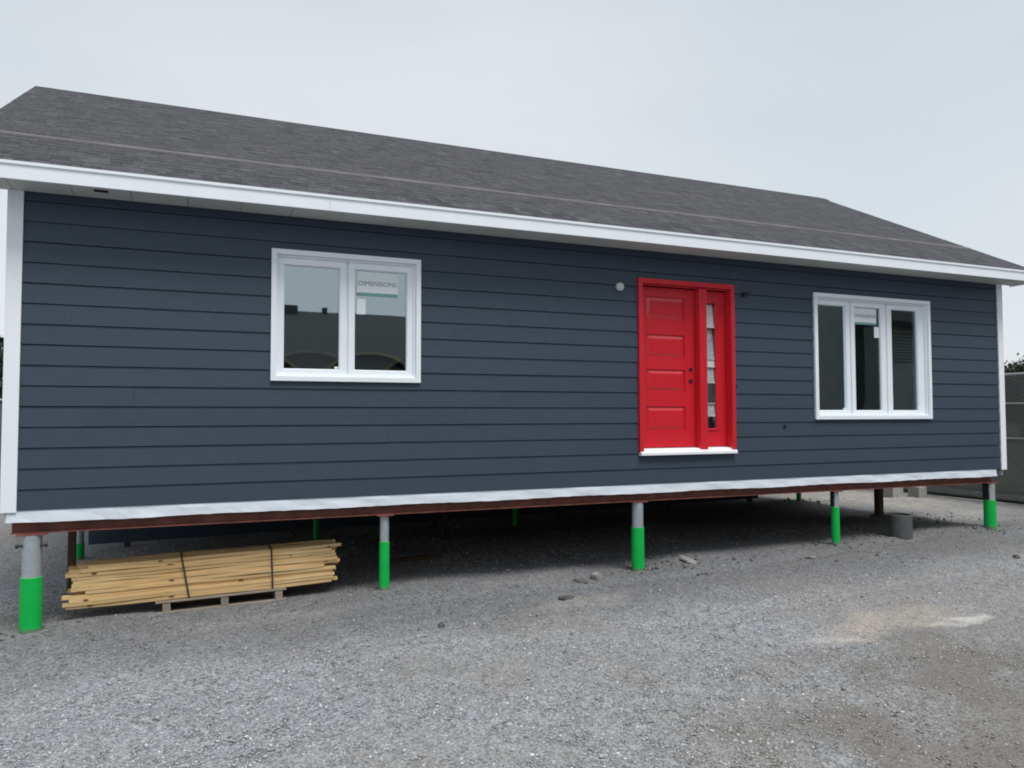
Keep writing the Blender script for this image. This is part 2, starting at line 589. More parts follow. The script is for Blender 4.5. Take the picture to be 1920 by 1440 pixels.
    # dry pale dust and sand spills
    for (x, y, rx, ry, rot, c, k) in ((6.9, -2.95, 1.15, 0.42, 0.15, (0.47, 0.40, 0.32), 0.85),
                                      (7.55, -3.15, 0.42, 0.16, 0.05, (0.72, 0.69, 0.65), 0.9),
                                      (6.15, -3.05, 0.30, 0.13, -0.15, (0.50, 0.49, 0.48), 0.75),
                                      (5.0, -1.05, 0.75, 0.34, 0.3, (0.40, 0.35, 0.29), 0.65),
                                      (4.9, -0.05, 0.95, 0.30, 0.1, (0.36, 0.33, 0.29), 0.5),
                                      (2.2, -4.0, 1.4, 0.45, 0.1, (0.40, 0.39, 0.37), 0.35),
                                      (1.9, -0.6, 1.2, 0.5, 0.1, (0.36, 0.35, 0.33), 0.25),
                                      (14.2, 4.4, 2.4, 3.2, 0.1, (0.52, 0.47, 0.40), 0.85),
                                      (13.6, 1.3, 1.3, 0.7, 0.1, (0.48, 0.45, 0.40), 0.5),
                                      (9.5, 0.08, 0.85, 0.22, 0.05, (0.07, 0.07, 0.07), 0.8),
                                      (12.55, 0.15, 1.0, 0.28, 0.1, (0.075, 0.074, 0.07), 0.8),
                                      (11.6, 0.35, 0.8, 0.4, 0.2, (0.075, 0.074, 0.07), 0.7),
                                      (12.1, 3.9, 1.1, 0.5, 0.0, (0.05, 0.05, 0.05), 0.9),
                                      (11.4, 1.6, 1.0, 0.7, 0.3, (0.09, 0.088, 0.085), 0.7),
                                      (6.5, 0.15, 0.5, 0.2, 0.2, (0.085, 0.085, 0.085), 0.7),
                                      (4.3, -0.52, 2.6, 0.10, 0.07, (0.13, 0.13, 0.132), 0.7),
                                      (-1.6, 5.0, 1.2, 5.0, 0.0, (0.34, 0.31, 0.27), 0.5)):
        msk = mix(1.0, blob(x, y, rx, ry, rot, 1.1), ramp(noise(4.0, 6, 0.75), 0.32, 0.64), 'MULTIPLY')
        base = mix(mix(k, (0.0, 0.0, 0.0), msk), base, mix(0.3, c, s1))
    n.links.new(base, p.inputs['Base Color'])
    # relief
    b1 = n.nodes.new("ShaderNodeBump")
    b1.inputs['Strength'].default_value = 0.7
    b1.inputs['Distance'].default_value = 0.012
    b1.invert = True
    n.links.new(v1.outputs['Distance'], b1.inputs['Height'])
    b2 = n.nodes.new("ShaderNodeBump")
    b2.inputs['Strength'].default_value = 0.6
    b2.inputs['Distance'].default_value = 0.03
    n.links.new(noise(9, 6, 0.7), b2.inputs['Height'])
    n.links.new(b1.outputs[0], b2.inputs['Normal'])
    n.links.new(b2.outputs[0], p.inputs['Normal'])
    return m_


GROUND = ground_mat()

# ------------------------------------------------------------------ ground
MOUNDS = [(3.27, 0.1, 0.045, 0.6), (6.35, 0.15, -0.03, 0.55), (9.5, 0.15, 0.02, 0.35), (12.57, 0.25, 0.03, 0.4),
          (12.2, 3.9, 0.05, 0.5), (11.6, 1.2, 0.07, 0.45), (10.2, 0.9, 0.05, 0.5), (11.4, 0.15, 0.04, 0.3),
          (7.2, 0.2, 0.03, 0.4), (12.9, 1.6, 0.04, 0.5)]


def gz(x, y):
    h = -1.06 + 0.0115 * np.clip(x, -12, 30)
    for mx_, my_, a, s in MOUNDS:
        h = h + a * np.exp(-((x - mx_) ** 2 + (y - my_) ** 2) / (2 * s * s))
    # faint wheel ruts running past the front of the house
    for yo, a in ((-0.52, 0.022), (-2.1, 0.014), (-3.6, 0.012)):
        c_ = yo + 0.05 * (x - 4) + 0.12 * np.sin(x * 0.7)
        h = h - a * np.exp(-((y - c_) / 0.10) ** 2) + 0.6 * a * np.exp(-((y - c_ - 0.22) / 0.12) ** 2)
    return h + 0.012 * np.sin(x * 1.7 + 0.6 * y) * np.sin(y * 1.3 + 0.5) + 0.007 * np.sin(3.9 * x - 2.2 * y)


def axis(lo, hi, step, far):
    a = list(np.arange(lo, hi + 1e-6, step))
    g, k = step, hi
    while k < far:
        g *= 1.35
        k += g
        a.append(k)
    g, k, pre = step, lo, []
    while k > -far:
        g *= 1.35
        k -= g
        pre.append(k)
    return np.array(pre[::-1] + a)


ax, ay = axis(-4, 17, 0.075, 700), axis(-6.5, 6.5, 0.075, 700)
X, Y = np.meshgrid(ax, ay)
Z = gz(X, Y)
near = (X > -4) & (X < 17) & (Y > -6.5) & (Y < 6.5)
Z = Z + np.where(near, rng.normal(0, 0.0035, Z.shape), 0)
nx, ny = len(ax), len(ay)
me = bpy.data.meshes.new("ground")
idx = np.arange(nx * ny).reshape(ny, nx)
q = np.stack([idx[:-1, :-1], idx[:-1, 1:], idx[1:, 1:], idx[1:, :-1]], -1).reshape(-1, 4)
me.vertices.add(nx * ny)
me.vertices.foreach_set("co", np.stack([X, Y, Z], -1).astype(np.float32).ravel())
me.loops.add(q.size)
me.loops.foreach_set("vertex_index", q.astype(np.int32).ravel())
me.polygons.add(len(q))
me.polygons.foreach_set("loop_start", np.arange(0, q.size, 4, dtype=np.int32))
me.update(calc_edges=True)
me.validate()
me.shade_smooth()
me.materials.append(GROUND)
kind(link("ground", me), "structure")

# ------------------------------------------------------------------ the house
WL, WH, E_ = 12.716, 2.814, 0.1821
HY = 8.0
house = tag(empty("modular_house", (0, 0, -0.2)), "long dark navy clapboard house with grey gable roof raised on green piles", "house")
house_loc = Vector((0, 0, -0.2))


def hp(o):
    """keep a part where it was modelled, in world coordinates, under the house"""
    o.location = o.location - house_loc
    return o


def part(mb, name, mats, bevel=0, smooth=False):
    return hp(mb.build(name, mats, house, bevel, smooth))


W1 = (2.099, 3.619, 1.167, 2.475)
W2 = (9.058, 11.246, 0.761, 2.462)
DR = (6.314, 7.731, 0.342, 2.472)
OPEN = [W1, W2, DR]

# walls: sheathing with the three openings cut out
def wall_cells(x0, x1, z0, z1, y0, y1, shrink):
    b = MB()
    xs = sorted({x0, x1} | {v for o in OPEN for v in (o[0] + shrink, o[1] - shrink)})
    for a, c in zip(xs[:-1], xs[1:]):
        mid = (a + c) / 2
        op = [o for o in OPEN if o[0] < mid < o[1]]
        if op:
            o = op[0]
            b.box(a, c, y0, y1, z0, o[2] + shrink)
            b.box(a, c, y0, y1, o[3] - shrink, z1)
        else:
            b.box(a, c, y0, y1, z0, z1)
    return b


front = part(wall_cells(-0.10, WL + 0.10, -0.02, 2.81, 0.022, 0.12, 0.03), "front_wall", GROOVE)
part(wall_cells(0.0, WL, 0.33, 2.75, 0.121, 0.15, 0.03), "interior_lining", DRYWALL)


def gable_end(x0, x1, name):
    b = MB()
    prof = [(0.0, -0.02), (HY, -0.02), (HY, 2.81), (HY / 2, 4.86), (0.0, 2.81)]
    prof = [(0.121 if y == 0 else (HY - 0.101 if y == HY else y), z) for y, z in prof]
    b.prism(prof, x0, x1)
    return part(b, name, GROOVE)


gl_ = gable_end(-0.10, 0.0, "side_wall")
gr_ = gable_end(WL, WL + 0.10, "side_wall")
backw = part(MB().box(-0.10, WL + 0.10, HY - 0.1, HY, -0.02, 2.81), "back_wall", SIDING)
part(MB().box(0.001, WL - 0.001, 0.125, HY - 0.102, -0.10, 0.325), "floor_deck", [FLOORW])
part(MB().box(0.001, WL - 0.001, 0.151, HY - 0.102, 2.752, 2.80), "ceiling", [DRYWALL])
part(MB().box(0.001, 0.03, 0.152, HY - 0.135, 0.326, 2.751).box(WL - 0.03, WL - 0.001, 0.152, HY - 0.135, 0.326, 2.751).box(0.031, WL - 0.031, HY - 0.134, HY - 0.103, 0.326, 2.751), "interior_lining", DRYWALL)
b = MB()
b.box(0.031, 7.6, 3.95, 4.07, 0.326, 2.751)
b.box(8.5, WL - 0.031, 3.95, 4.07, 0.326, 2.751)
b.box(5.1, 5.22, 0.152, 3.949, 0.326, 2.751)
b.box(8.45, 8.57, 0.152, 2.2, 0.326, 2.751)
part(b, "interior_wall", DRYWALL)

# siding planks, one by one, with butt joints staggered from course to course
PLK = {}


def plank(x0, x1, z0, z1, parent):
    key = (round(x1 - x0, 3), round(z1 - z0, 3))
    if key not in PLK:
        h = key[1]
        PLK[key] = MB().prism([(0.020, 0), (0.0, 0), (0.0, 0.006), (0.009, h), (0.020, h)], 0, key[0]).mesh("siding_plank")
        PLK[key].materials.append(SIDING)
    o = link("siding_plank", PLK[key], parent)
    o.location = Vector((x0, random.uniform(-0.0008, 0.0008), z0 + random.uniform(-0.0012, 0.0012)))
    return o


course = 0
z = 0.002
while z < WH - 0.03:
    zt = min(z + E_ - 0.0075, WH - 0.004)
    cuts = []
    off = [0.9, 2.9, 1.7, 3.4, 0.4][course % 5] + random.uniform(-0.15, 0.15)
    x = off
    while x < WL:
        cuts.append(x)
        x += 3.66
    pieces = [(0.003, WL - 0.003)]
    # vertical extents blocked by openings at this course
    segs = [(0.003, WL - 0.003, z, zt)]
    for (a, c, d, e) in OPEN:
        a2, c2 = a + 0.012, c - 0.012
        ns_ = []
        for (p, q_, s, t) in segs:
            if q_ <= a2 or p >= c2 or t <= d + 0.012 or s >= e - 0.012:
                ns_.append((p, q_, s, t))
                continue
            if p < a2:
                ns_.append((p, a2, s, t))
            if q_ > c2:
                ns_.append((c2, q_, s, t))
            lo, hi = max(p, a2), min(q_, c2)
            if s < d + 0.012 - 0.02:
                ns_.append((lo, hi, s, d + 0.012))
            if t > e - 0.012 + 0.02:
                ns_.append((lo, hi, e - 0.012, t))
        segs = ns_
    for (p, q_, s, t) in segs:
        xs = [p] + [k for k in cuts if p + 0.25 < k < q_ - 0.25] + [q_]
        for i in range(len(xs) - 1):
            plank(xs[i] + (0.0004 if i else 0), xs[i + 1] - (0.0004 if i < len(xs) - 2 else 0), s, t, front)
    z += E_
    course += 1


def side_planks(parent, x, sgn):
    z_, i = 0.002, 0
    while z_ < 4.7:
        h = E_ - 0.0075
        if z_ + h < 2.81:
            y0, y1 = 0.122, HY - 0.102
            prof = [(y0, z_), (y1, z_), (y1, z_ + h), (y0, z_ + h)]
        else:
            k = (4.86 - 2.81) / (HY / 2)
            ins = lambda zz: max(0.122, (zz - 2.81) / k + 0.02)
            if HY / 2 - ins(z_ + h) < 0.05:
                break
            prof = [(ins(z_), z_), (HY - ins(z_), z_), (HY - ins(z_ + h), z_ + h), (ins(z_ + h), z_ + h)]
        bb = MB()
        pts = [(x + sgn * 0.022, *prof[0]), (x + sgn * 0.022, *prof[1]), (x + sgn * 0.010, *prof[2]), (x + sgn * 0.010, *prof[3]),
               (x, *prof[0]), (x, *prof[1]), (x, *prof[2]), (x, *prof[3])]
        bb.poly(pts, [(0, 1, 2, 3), (7, 6, 5, 4), (0, 4, 5, 1), (1, 5, 6, 2), (2, 6, 7, 3), (3, 7, 4, 0)])
        bb.build("siding_plank", SIDING, parent)
        z_ += E_


side_planks(gl_, -0.10, -1)
side_planks(gr_, WL + 0.10, 1)

# corner boards
for (xa, xb, xs) in ((-0.122, 0.0, -0.122), (WL, WL + 0.115, WL + 0.093)):
    b = MB()
    b.box(xa, xb, -0.012, 0.021, -0.012, 2.812)
    b.box(xs, xs + 0.022, 0.0215, 0.115, -0.012, 2.812)
    part(b, "corner_board", WHITE, 0.003)

# crinkled foil flashing round the bottom edge
def foil(name, x0, x1, y, n, seed):
    R_ = random.Random(seed)
    v, f = [], []
    rows = [0.006, -0.03, -0.07, -0.104]
    ph = [R_.uniform(0, 6) for _ in range(8)]
    for i in range(n + 1):
        x = x0 + (x1 - x0) * i / n
        for j, zz in enumerate(rows):
            wob = 0.004 * math.sin(x * 2.1 + ph[0] + j * 0.9) * math.sin(x * 5.3) + 0.0022 * math.sin(x * 11.7 + ph[1] - j * 1.3) * math.sin(x * 1.3 + 1) + R_.uniform(-0.0012, 0.0012)
            zo = 0.004 * math.sin(x * 3.3 + ph[2]) + R_.uniform(-0.003, 0.003) if j == 3 else 0
            v.append((x, y - 0.004 + (wob if j else 0) - 0.004 * j, zz + zo))
    m_ = len(rows)
    for i in range(n):
        for j in range(m_ - 1):
            a = i * m_ + j
            f.append((a, a + 1, a + m_ + 1, a + m_))
    bb = MB().poly(v, f)
    o = part(bb, name, FOIL)
    s = o.modifiers.new("solid", 'SOLIDIFY')
    s.thickness = 0.002
    return o


foil("foil_flashing", -0.075, WL - 0.10, 0.010, 180, 3)
part(MB().box(-0.09, -0.078, 0.02, HY, -0.10, 0.0), "foil_flashing", FOIL)
part(MB().box(WL + 0.06, WL + 0.072, 0.03, HY, -0.10, 0.0), "foil_flashing", FOIL)

# steel beams
def i_beam_x(x0, x1, y, w_, z0, z1, tf=0.012):
    b = MB()
    b.box(x0, x1, y, y + w_, z0, z0 + tf)
    b.box(x0, x1, y, y + w_, z1 - tf, z1)
    b.box(x0, x1, y + w_ / 2 - 0.006, y + w_ / 2 + 0.006, z0 + tf, z1 - tf)
    return b


def i_beam_y(x, w_, y0, y1, z0, z1, tf=0.012):
    b = MB()
    b.box(x, x + w_, y0, y1, z0, z0 + tf)
    b.box(x, x + w_, y0, y1, z1 - tf, z1)
    b.box(x + w_ / 2 - 0.006, x + w_ / 2 + 0.006, y0, y1, z0 + tf, z1 - tf)
    return b


PX = [0.115, 3.265, 6.345, 9.475, 12.565]
part(i_beam_x(-0.045, 12.61, 0.035, 0.11, -0.205, -0.101), "steel_beam", RUST)
part(i_beam_x(-0.045, 12.61, 3.80, 0.11, -0.205, -0.101), "steel_beam", RUST)
part(i_beam_x(-0.045, 12.61, 7.80, 0.11, -0.205, -0.101), "steel_beam", RUST)
for x in PX:
    part(i_beam_y(x - 0.05, 0.10, 0.15, 3.795, -0.2, -0.101), "cross_beam", RUST)
    part(i_beam_y(x - 0.05, 0.10, 3.915, 7.795, -0.2, -0.101), "cross_beam", RUST)
# dark panels hung under the middle of the floor
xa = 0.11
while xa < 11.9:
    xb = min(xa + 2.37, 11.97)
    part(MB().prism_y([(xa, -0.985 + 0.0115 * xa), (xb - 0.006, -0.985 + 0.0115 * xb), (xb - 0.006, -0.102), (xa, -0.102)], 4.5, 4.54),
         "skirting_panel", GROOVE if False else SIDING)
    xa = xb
for x in (0.6, 2.9, 5.2, 7.5, 9.8, 11.8):
    part(MB().box(x - 0.04, x + 0.04, 4.541, 4.62, -1.2, -0.102), "skirting_stud", OLDWOOD)

# roof --------------------------------------------------------------
RX0, RX1, EY, RY = -0.55, 13.18, -0.36, 4.0
SL = (5.275 - 2.985) / (RY - EY)
ZE = 2.965
TH = 0.11


def rz_(y):
    return ZE + SL * (y - EY)


ZR = rz_(RY)
roofm = MB()
roofm.prism([(EY, ZE), (RY, ZR), (RY, ZR - TH), (EY + 0.02, ZE - TH + 0.01)], RX0, RX1)
roofm.prism([(RY + 0.001, ZR), (2 * RY - EY, ZE), (2 * RY - EY - 0.02, ZE - TH + 0.01), (RY + 0.001, ZR - TH)], RX0, RX1)
roof = part(roofm, "roof", [DARKROOF])

# shingles: courses of laminated tabs; the lowest ones built one by one, the rest joined
EXP = 0.1435
ca, sa = 1 / math.sqrt(1 + SL * SL), SL / math.sqrt(1 + SL * SL)
slope_len = (RY - EY) / ca
nc = int(slope_len / EXP) + 1


def tab_pts(x0, x1, d0, d1, t0, t1):
    """a shingle tab lying on the slope: d is distance up from the eave, t0/t1 thickness at butt and top"""
    def P(x, d, t):
        return (x, EY - 0.025 + d * ca - t * sa, ZE - 0.013 + d * sa + t * ca)
    pts = [P(x0, d0, 0.0), P(x1, d0, 0.0), P(x1, d1, 0.0), P(x0, d1, 0.0), P(x0, d0, t0), P(x1, d0, t0), P(x1, d1, t1), P(x0, d1, t1)]
    return pts, [(0, 3, 2, 1), (4, 5, 6, 7), (0, 1, 5, 4), (1, 2, 6, 5), (2, 3, 7, 6), (3, 0, 4, 7)]


field = MB()
tones = []
single = 0
SEAM = 8      # course whose butt is the pale fold line
for cidx in range(nc):
    d0 = cidx * EXP
    d1 = min(d0 + EXP + 0.01, slope_len + 0.02)
    x = RX0 - 0.03 - random.uniform(0, 0.2)
    drift = random.uniform(-0.06, 0.06)
    while x < RX1 + 0.03:
        wdt = random.choice((0.06, 0.08, 0.10, 0.12, 0.15, 0.19))
        xa, xb = max(x, RX0 - 0.03), min(x + wdt, RX1 + 0.03)
        x += wdt
        if xb - xa < 0.006:
            continue
        lam = random.random() < 0.55
        t0 = 0.0055 if lam else 0.003
        tone = min(1, max(0, random.gauss(0.5 + (0.06 if lam else -0.06), 0.17) + drift))
        pts, fs = tab_pts(xa, xb - 0.003, d0 + (0 if lam else random.choice((0, 0.012, 0.02))), d1, t0, 0.003)
        if cidx < 5 and single < 299 and xa < 12.0:
            mb = MB().poly(pts, fs)
            mb.build("shingle", SHINGLE, roof)
            single += 1
        else:
            field.poly(pts, fs)
            tones += [tone] * 6
fo = field.build("shingle_field", SHINGLE_S, roof)
kind(fo, "stuff")
at = fo.data.attributes.new("tone", 'FLOAT', 'FACE')
at.data.foreach_set("value", np.array(tones, dtype=np.float32))
# back slope, ridge caps, fold strip
bk = MB()
tn = []
for cidx in range(nc):
    y1 = 2 * RY - EY - cidx * EXP * ca
    y0 = max(y1 - EXP * ca - 0.01, RY)
    if y1 <= RY:
        break
    zz = lambda y: ZE + SL * (2 * RY - EY - y) + 0.006
    x = RX0 - 0.03
    while x < RX1 + 0.03:
        xb = min(x + random.uniform(0.5, 1.1), RX1 + 0.03)
        bk.poly([(x, y0, zz(y0)), (xb, y0, zz(y0)), (xb, y1, zz(y1) + 0.012), (x, y1, zz(y1) + 0.012)], [(0, 1, 2, 3)])
        tn.append(random.uniform(0.25, 0.8))
        x = xb
bo = bk.build("shingle_field", SHINGLE_S, roof)
kind(bo, "stuff")
at = bo.data.attributes.new("tone", 'FLOAT', 'FACE')
at.data.foreach_set("value", np.array(tn, dtype=np.float32))
capme = MB().prism([(-0.14, -0.14 * SL + 0.004), (0, 0.006), (0.14, -0.14 * SL + 0.004), (0.14, -0.14 * SL + 0.012), (0, 0.016), (-0.14, -0.14 * SL + 0.012)], 0, 0.30).mesh("ridge_cap")
capme.materials.append(SHINGLE)
x = RX0 - 0.03
i = 0
while x < RX1 - 0.02:
    o = link("ridge_cap", capme, roof)
    o.location = (x, RY, ZR - 0.014 + 0.002 * (i % 2))
    x += 0.235
    i += 1
SEAMM = mat("pale_fold_strip", (0.125, 0.122, 0.125), 0.85, var=0.25, vscale=3, bump=0.2)
ds = 1.25
def on_roof(x, d, t):
    return (x, EY - 0.025 + d * ca - t * sa, ZE - 0.013 + d * sa + t * ca)


pts = [on_roof(xx, ds + dd, t) for xx in (RX0 - 0.02, RX1 + 0.005) for dd, t in ((0, 0.002), (0.030, 0.015), (0.11, 0.004))]
MB().poly(pts, [(0, 1, 2), (5, 4, 3), (0, 3, 4, 1), (1, 4, 5, 2), (2, 5, 3, 0)]).build("fold_strip", SEAMM, roof)

# fascia in lengths, drip edge, barge boards
x = RX0
for xn in (2.6, 6.2, 9.85, RX1):
    part(MB().box(x + (0.0015 if x > RX0 else 0), xn, EY - 0.022, EY - 0.002, WH - 0.006, 2.962), "fascia_board", WHITE, 0.003)
    x = xn
part(MB().box(RX0 - 0.02, RX1 + 0.02, EY - 0.034, EY - 0.0225, 2.935, 2.961), "drip_edge", WHITE)
part(MB().box(RX0, RX1, 2 * RY - EY + 0.002, 2 * RY - EY + 0.022, WH - 0.006, 2.962), "fascia_board", WHITE)
for (xa, xb) in ((RX0 - 0.022, RX0 - 0.002), (RX1 + 0.002, RX1 + 0.022)):
    for s in (1, -1):
        f_ = lambda y: y if s == 1 else 2 * RY - y
        b = MB()
        prof = [(f_(EY - 0.02), ZE - 0.16), (f_(EY - 0.02), ZE - 0.012), (f_(RY - 0.001), ZR - 0.004), (f_(RY - 0.001), ZR - 0.16)]
        b.prism(prof, xa, xb)
        part(b, "barge_board", WHITE)

# soffit, panel by panel
x = RX0
sofm = {}
while x < RX1 - 0.01:
    xb = min(x + 0.47, RX1)
    o = part(MB().box(x + 0.0025, xb - 0.0025, EY - 0.001, 0.0215, WH, WH + 0.012), "soffit_panel", SOFFIT)
    x = xb
part(MB().box(RX0, RX1, EY, 0.02, WH + 0.014, WH + 0.02), "soffit_backing", BELLY)
for xe in (RX0, RX1 - 0.012):        # closed ends of the eave box and the sloping gable soffits
    part(MB().prism([(EY, WH + 0.001), (0.1, WH + 0.001), (0.1, rz_(0.1) - TH - 0.005), (EY + 0.03, ZE - TH + 0.005)], xe, xe + 0.012), "eave_end", WHITE)
for (xa, xb) in ((RX0, -0.101), (WL + 0.101, RX1)):
    part(MB().prism([(0.1, rz_(0.1) - TH - 0.02), (RY, ZR - TH - 0.02), (RY, ZR - TH - 0.008), (0.1, rz_(0.1) - TH - 0.008)], xa, xb), "rake_soffit", SOFFIT)
    part(MB().prism([(2 * RY - 0.1, rz_(0.1) - TH - 0.02), (RY, ZR - TH - 0.02), (RY, ZR - TH - 0.008), (2 * RY - 0.1, rz_(0.1) - TH - 0.008)], xa, xb), "rake_soffit", SOFFIT)
part(MB().box(0.57, 0.68, -0.285, -0.245, WH - 0.014, WH - 0.001), "soffit_vent", BLACK)

# windows -----------------------------------------------------------
def text_mesh(body, size, width):
    cu = bpy.data.curves.new("letters", 'FONT')
    cu.body = body
    cu.size = size
    cu.align_x = 'CENTER'
    cu.align_y = 'CENTER'
    cu.extrude = 0.0004
    to = bpy.data.objects.new("letters", cu)
    COL.objects.link(to)
    bpy.context.view_layer.update()
    me_ = bpy.data.meshes.new_from_object(to.evaluated_get(bpy.context.evaluated_depsgraph_get()))
    bpy.data.objects.remove(to)
    xs_ = [v.co.x for v in me_.vertices]
    k = width / (max(xs_) - min(xs_))
    for v in me_.vertices:
        v.co.x *= k
    me_.materials.append(INK)
    return me_


def window(rect, panes, za, zb, gy, sticker, small, label):
    x0, x1, z0, z1 = rect
    b = MB()
    b.ring(x0, x1, z0, z1, 0.05, 0.05, 0.05, 0.05, -0.028, 0.035)           # casing
    b.ring(x0 + 0.0505, x1 - 0.0505, z0 + 0.0505, z1 - 0.0505, 0.022, 0.022, 0.022, 0.022, 0.006, 0.118)
    wroot = part(b, "window", VINYL, 0.003)
    wroot["label"] = label
    inner0, inner1 = x0 + 0.073, x1 - 0.073
    edges = [inner0] + [(panes[i][1] + panes[i + 1][0]) / 2 for i in range(len(panes) - 1)] + [inner1]
    for i, (pa, pb) in enumerate(panes):
        l = edges[i] + (0.012 if i else 0)
        r = edges[i + 1] - (0.012 if i < len(panes) - 1 else 0)
        s = MB().ring(l, r, z0 + 0.073, z1 - 0.073, pa - l, r - pb, za - z0 - 0.073, z1 - 0.073 - zb, gy - 0.026, gy + 0.03)
        s.ring(pa - 0.001, pb + 0.001, za - 0.001, zb + 0.001, 0.008, 0.008, 0.008, 0.008, gy - 0.012, gy + 0.012)
        s.build("sash", VINYL, wroot, 0.003)
        MB().poly([(pa + 0.003, gy, za + 0.003), (pb - 0.003, gy, za + 0.003), (pb - 0.003, gy, zb - 0.003), (pa + 0.003, gy, zb - 0.003)], [(0, 1, 2, 3)]).build("pane", GLASS if len(panes) == 2 else GLASS2, wroot)
        MB().poly([(pa + 0.003, gy + 0.011, za + 0.003), (pb - 0.003, gy + 0.011, za + 0.003), (pb - 0.003, gy + 0.011, zb - 0.003), (pa + 0.003, gy + 0.011, zb - 0.003)], [(0, 1, 2, 3)]).build("pane", GLASS_IN if len(panes) == 2 else GLASS2_IN, wroot)
        if i:
            c = edges[i]
            MB().box(c - 0.0115, c + 0.0115, gy - 0.004, gy + 0.05, z0 + 0.0735, z1 - 0.0735).build("mullion", VINYL, wroot)
    # crank folds at the foot of the sashes
    for (pa, pb) in panes[:1]:
        MB().box(pb - 0.05, pb - 0.012, gy - 0.012, gy - 0.0035, za + 0.010, za + 0.034).build("sash_lock", VINYL, wroot, 0.003)
    sx0, sx1, sz0, sz1 = sticker
    MB().box(sx0, sx1, gy - 0.0055, gy - 0.0035, sz0, sz1).build("sticker", PAPER, wroot)
    MB().box(sx0, sx1, gy - 0.0052, gy - 0.0036, sz0 - 0.032, sz0 - 0.0003).build("sticker_band", TEAL, wroot)
    tx = link("sticker_lettering", text_mesh("DIMENSIONS", 0.066, (sx1 - sx0) * 0.93), wroot)
    tx.rotation_euler = (rad(90), 0, 0)
    tx.location = ((sx0 + sx1) / 2, gy - 0.0064, (sz0 + sz1) / 2 - 0.012)
    a0, a1, c0, c1 = small
    MB().box(a0, a1, gy - 0.0055, gy - 0.0035, c0, c1).build("sticker", PAPER, wroot)
    return wroot


window(W1, [(2.222, 2.778), (2.926, 3.484)], 1.288, 2.335, 0.05, (2.952, 3.385, 2.100, 2.312), (2.950, 3.045, 1.872, 2.033),
       "white two-sash window with a lettered sticker, left of the red door")
window(W2, [(9.175, 9.675), (9.838, 10.330), (10.537, 11.045)], 0.880, 2.320, 0.06, (9.856, 10.270, 2.110, 2.306), (10.222, 10.316, 1.903, 2.055),
       "white three-sash window with a lettered sticker, right of the red door")

# front door --------------------------------------------------------
x0, x1, z0, z1 = DR
b = MB()
sill = 0.425
b.box(x0, x1, -0.032, 0.03, z1 - 0.058, z1)
b.box(x0, x0 + 0.055, -0.032, 0.03, z0 + 0.035, z1 - 0.058)
b.box(x1 - 0.055, x1, -0.032, 0.03, z0 + 0.035, z1 - 0.058)
b.box(x0 + 0.036, x0 + 0.0545, 0.0305, 0.12, sill, z1 - 0.045)
b.box(x1 - 0.0545, x1 - 0.036, 0.0305, 0.12, sill, z1 - 0.045)
b.box(x0 + 0.0546, x1 - 0.0546, 0.0305, 0.12, z1 - 0.0575, z1 - 0.045)
b.box(x0 + 0.055, x1 - 0.055, 0.02, 0.045, z1 - 0.075, z1 - 0.0585)
door = part(b, "door_frame", RED, 0.004)
door["label"] = "red painted frame round the door and its sidelight"
MB().prism([(-0.052, z0), (-0.052, z0 + 0.034), (0.02, sill - 0.012), (0.12, sill - 0.002), (0.12, z0)], x0 + 0.006, x1 + 0.004).build("threshold", WHITE, door, 0.003)
MULL = (7.205, 7.315)
MB().box(MULL[0], MULL[1], -0.012, 0.09, z0 + 0.042, z1 - 0.0765).build("mullion_post", RED, door, 0.005)
# slab: stiles and rails proud of the four sunk panels
sx0, sx1, sz0, sz1 = x0 + 0.056, MULL[0] - 0.001, sill + 0.006, z1 - 0.079
PANS = [(1.995, 2.278), (1.528, 1.812), (1.109, 1.383), (0.633, 0.929)]
pxa, pxb = 6.487, 7.052
s = MB()
s.box(sx0, sx1, 0.105, 0.14, sz0, sz1)
s.box(sx0, pxa, 0.09, 0.1048, sz0, sz1)
s.box(pxb, sx1, 0.09, 0.1048, sz0, sz1)
zc = [sz1] + [v for p in PANS for v in (p[1], p[0])] + [sz0]
for i in range(0, len(zc), 2):
    s.box(pxa, pxb, 0.09, 0.1048, zc[i + 1], zc[i])
slab = s.build("door_slab", RED, door)
slab["label"] = "red four-panel door leaf without a handle"
for (a, c) in PANS:
    m_ = 0.014
    i_ = 0.050
    v = [(pxa + m_, 0.1045, a + m_), (pxb - m_, 0.1045, a + m_), (pxb - m_, 0.1045, c - m_), (pxa + m_, 0.1045, c - m_),
         (pxa + i_, 0.092, a + i_), (pxb - i_, 0.092, a + i_), (pxb - i_, 0.092, c - i_), (pxa + i_, 0.092, c - i_)]
    MB().poly(v, [(4, 5, 6, 7), (0, 1, 5, 4), (1, 2, 6, 5), (2, 3, 7, 6), (3, 0, 4, 7)]).build("door_panel", RED, door)
for zz, r in ((1.390, 0.027), (1.244, 0.030)):
    MB().cyl((7.135, 0.0895, zz), (7.135, 0.083, zz), r, r * 0.9).build("lock_bore", BLACK, door)
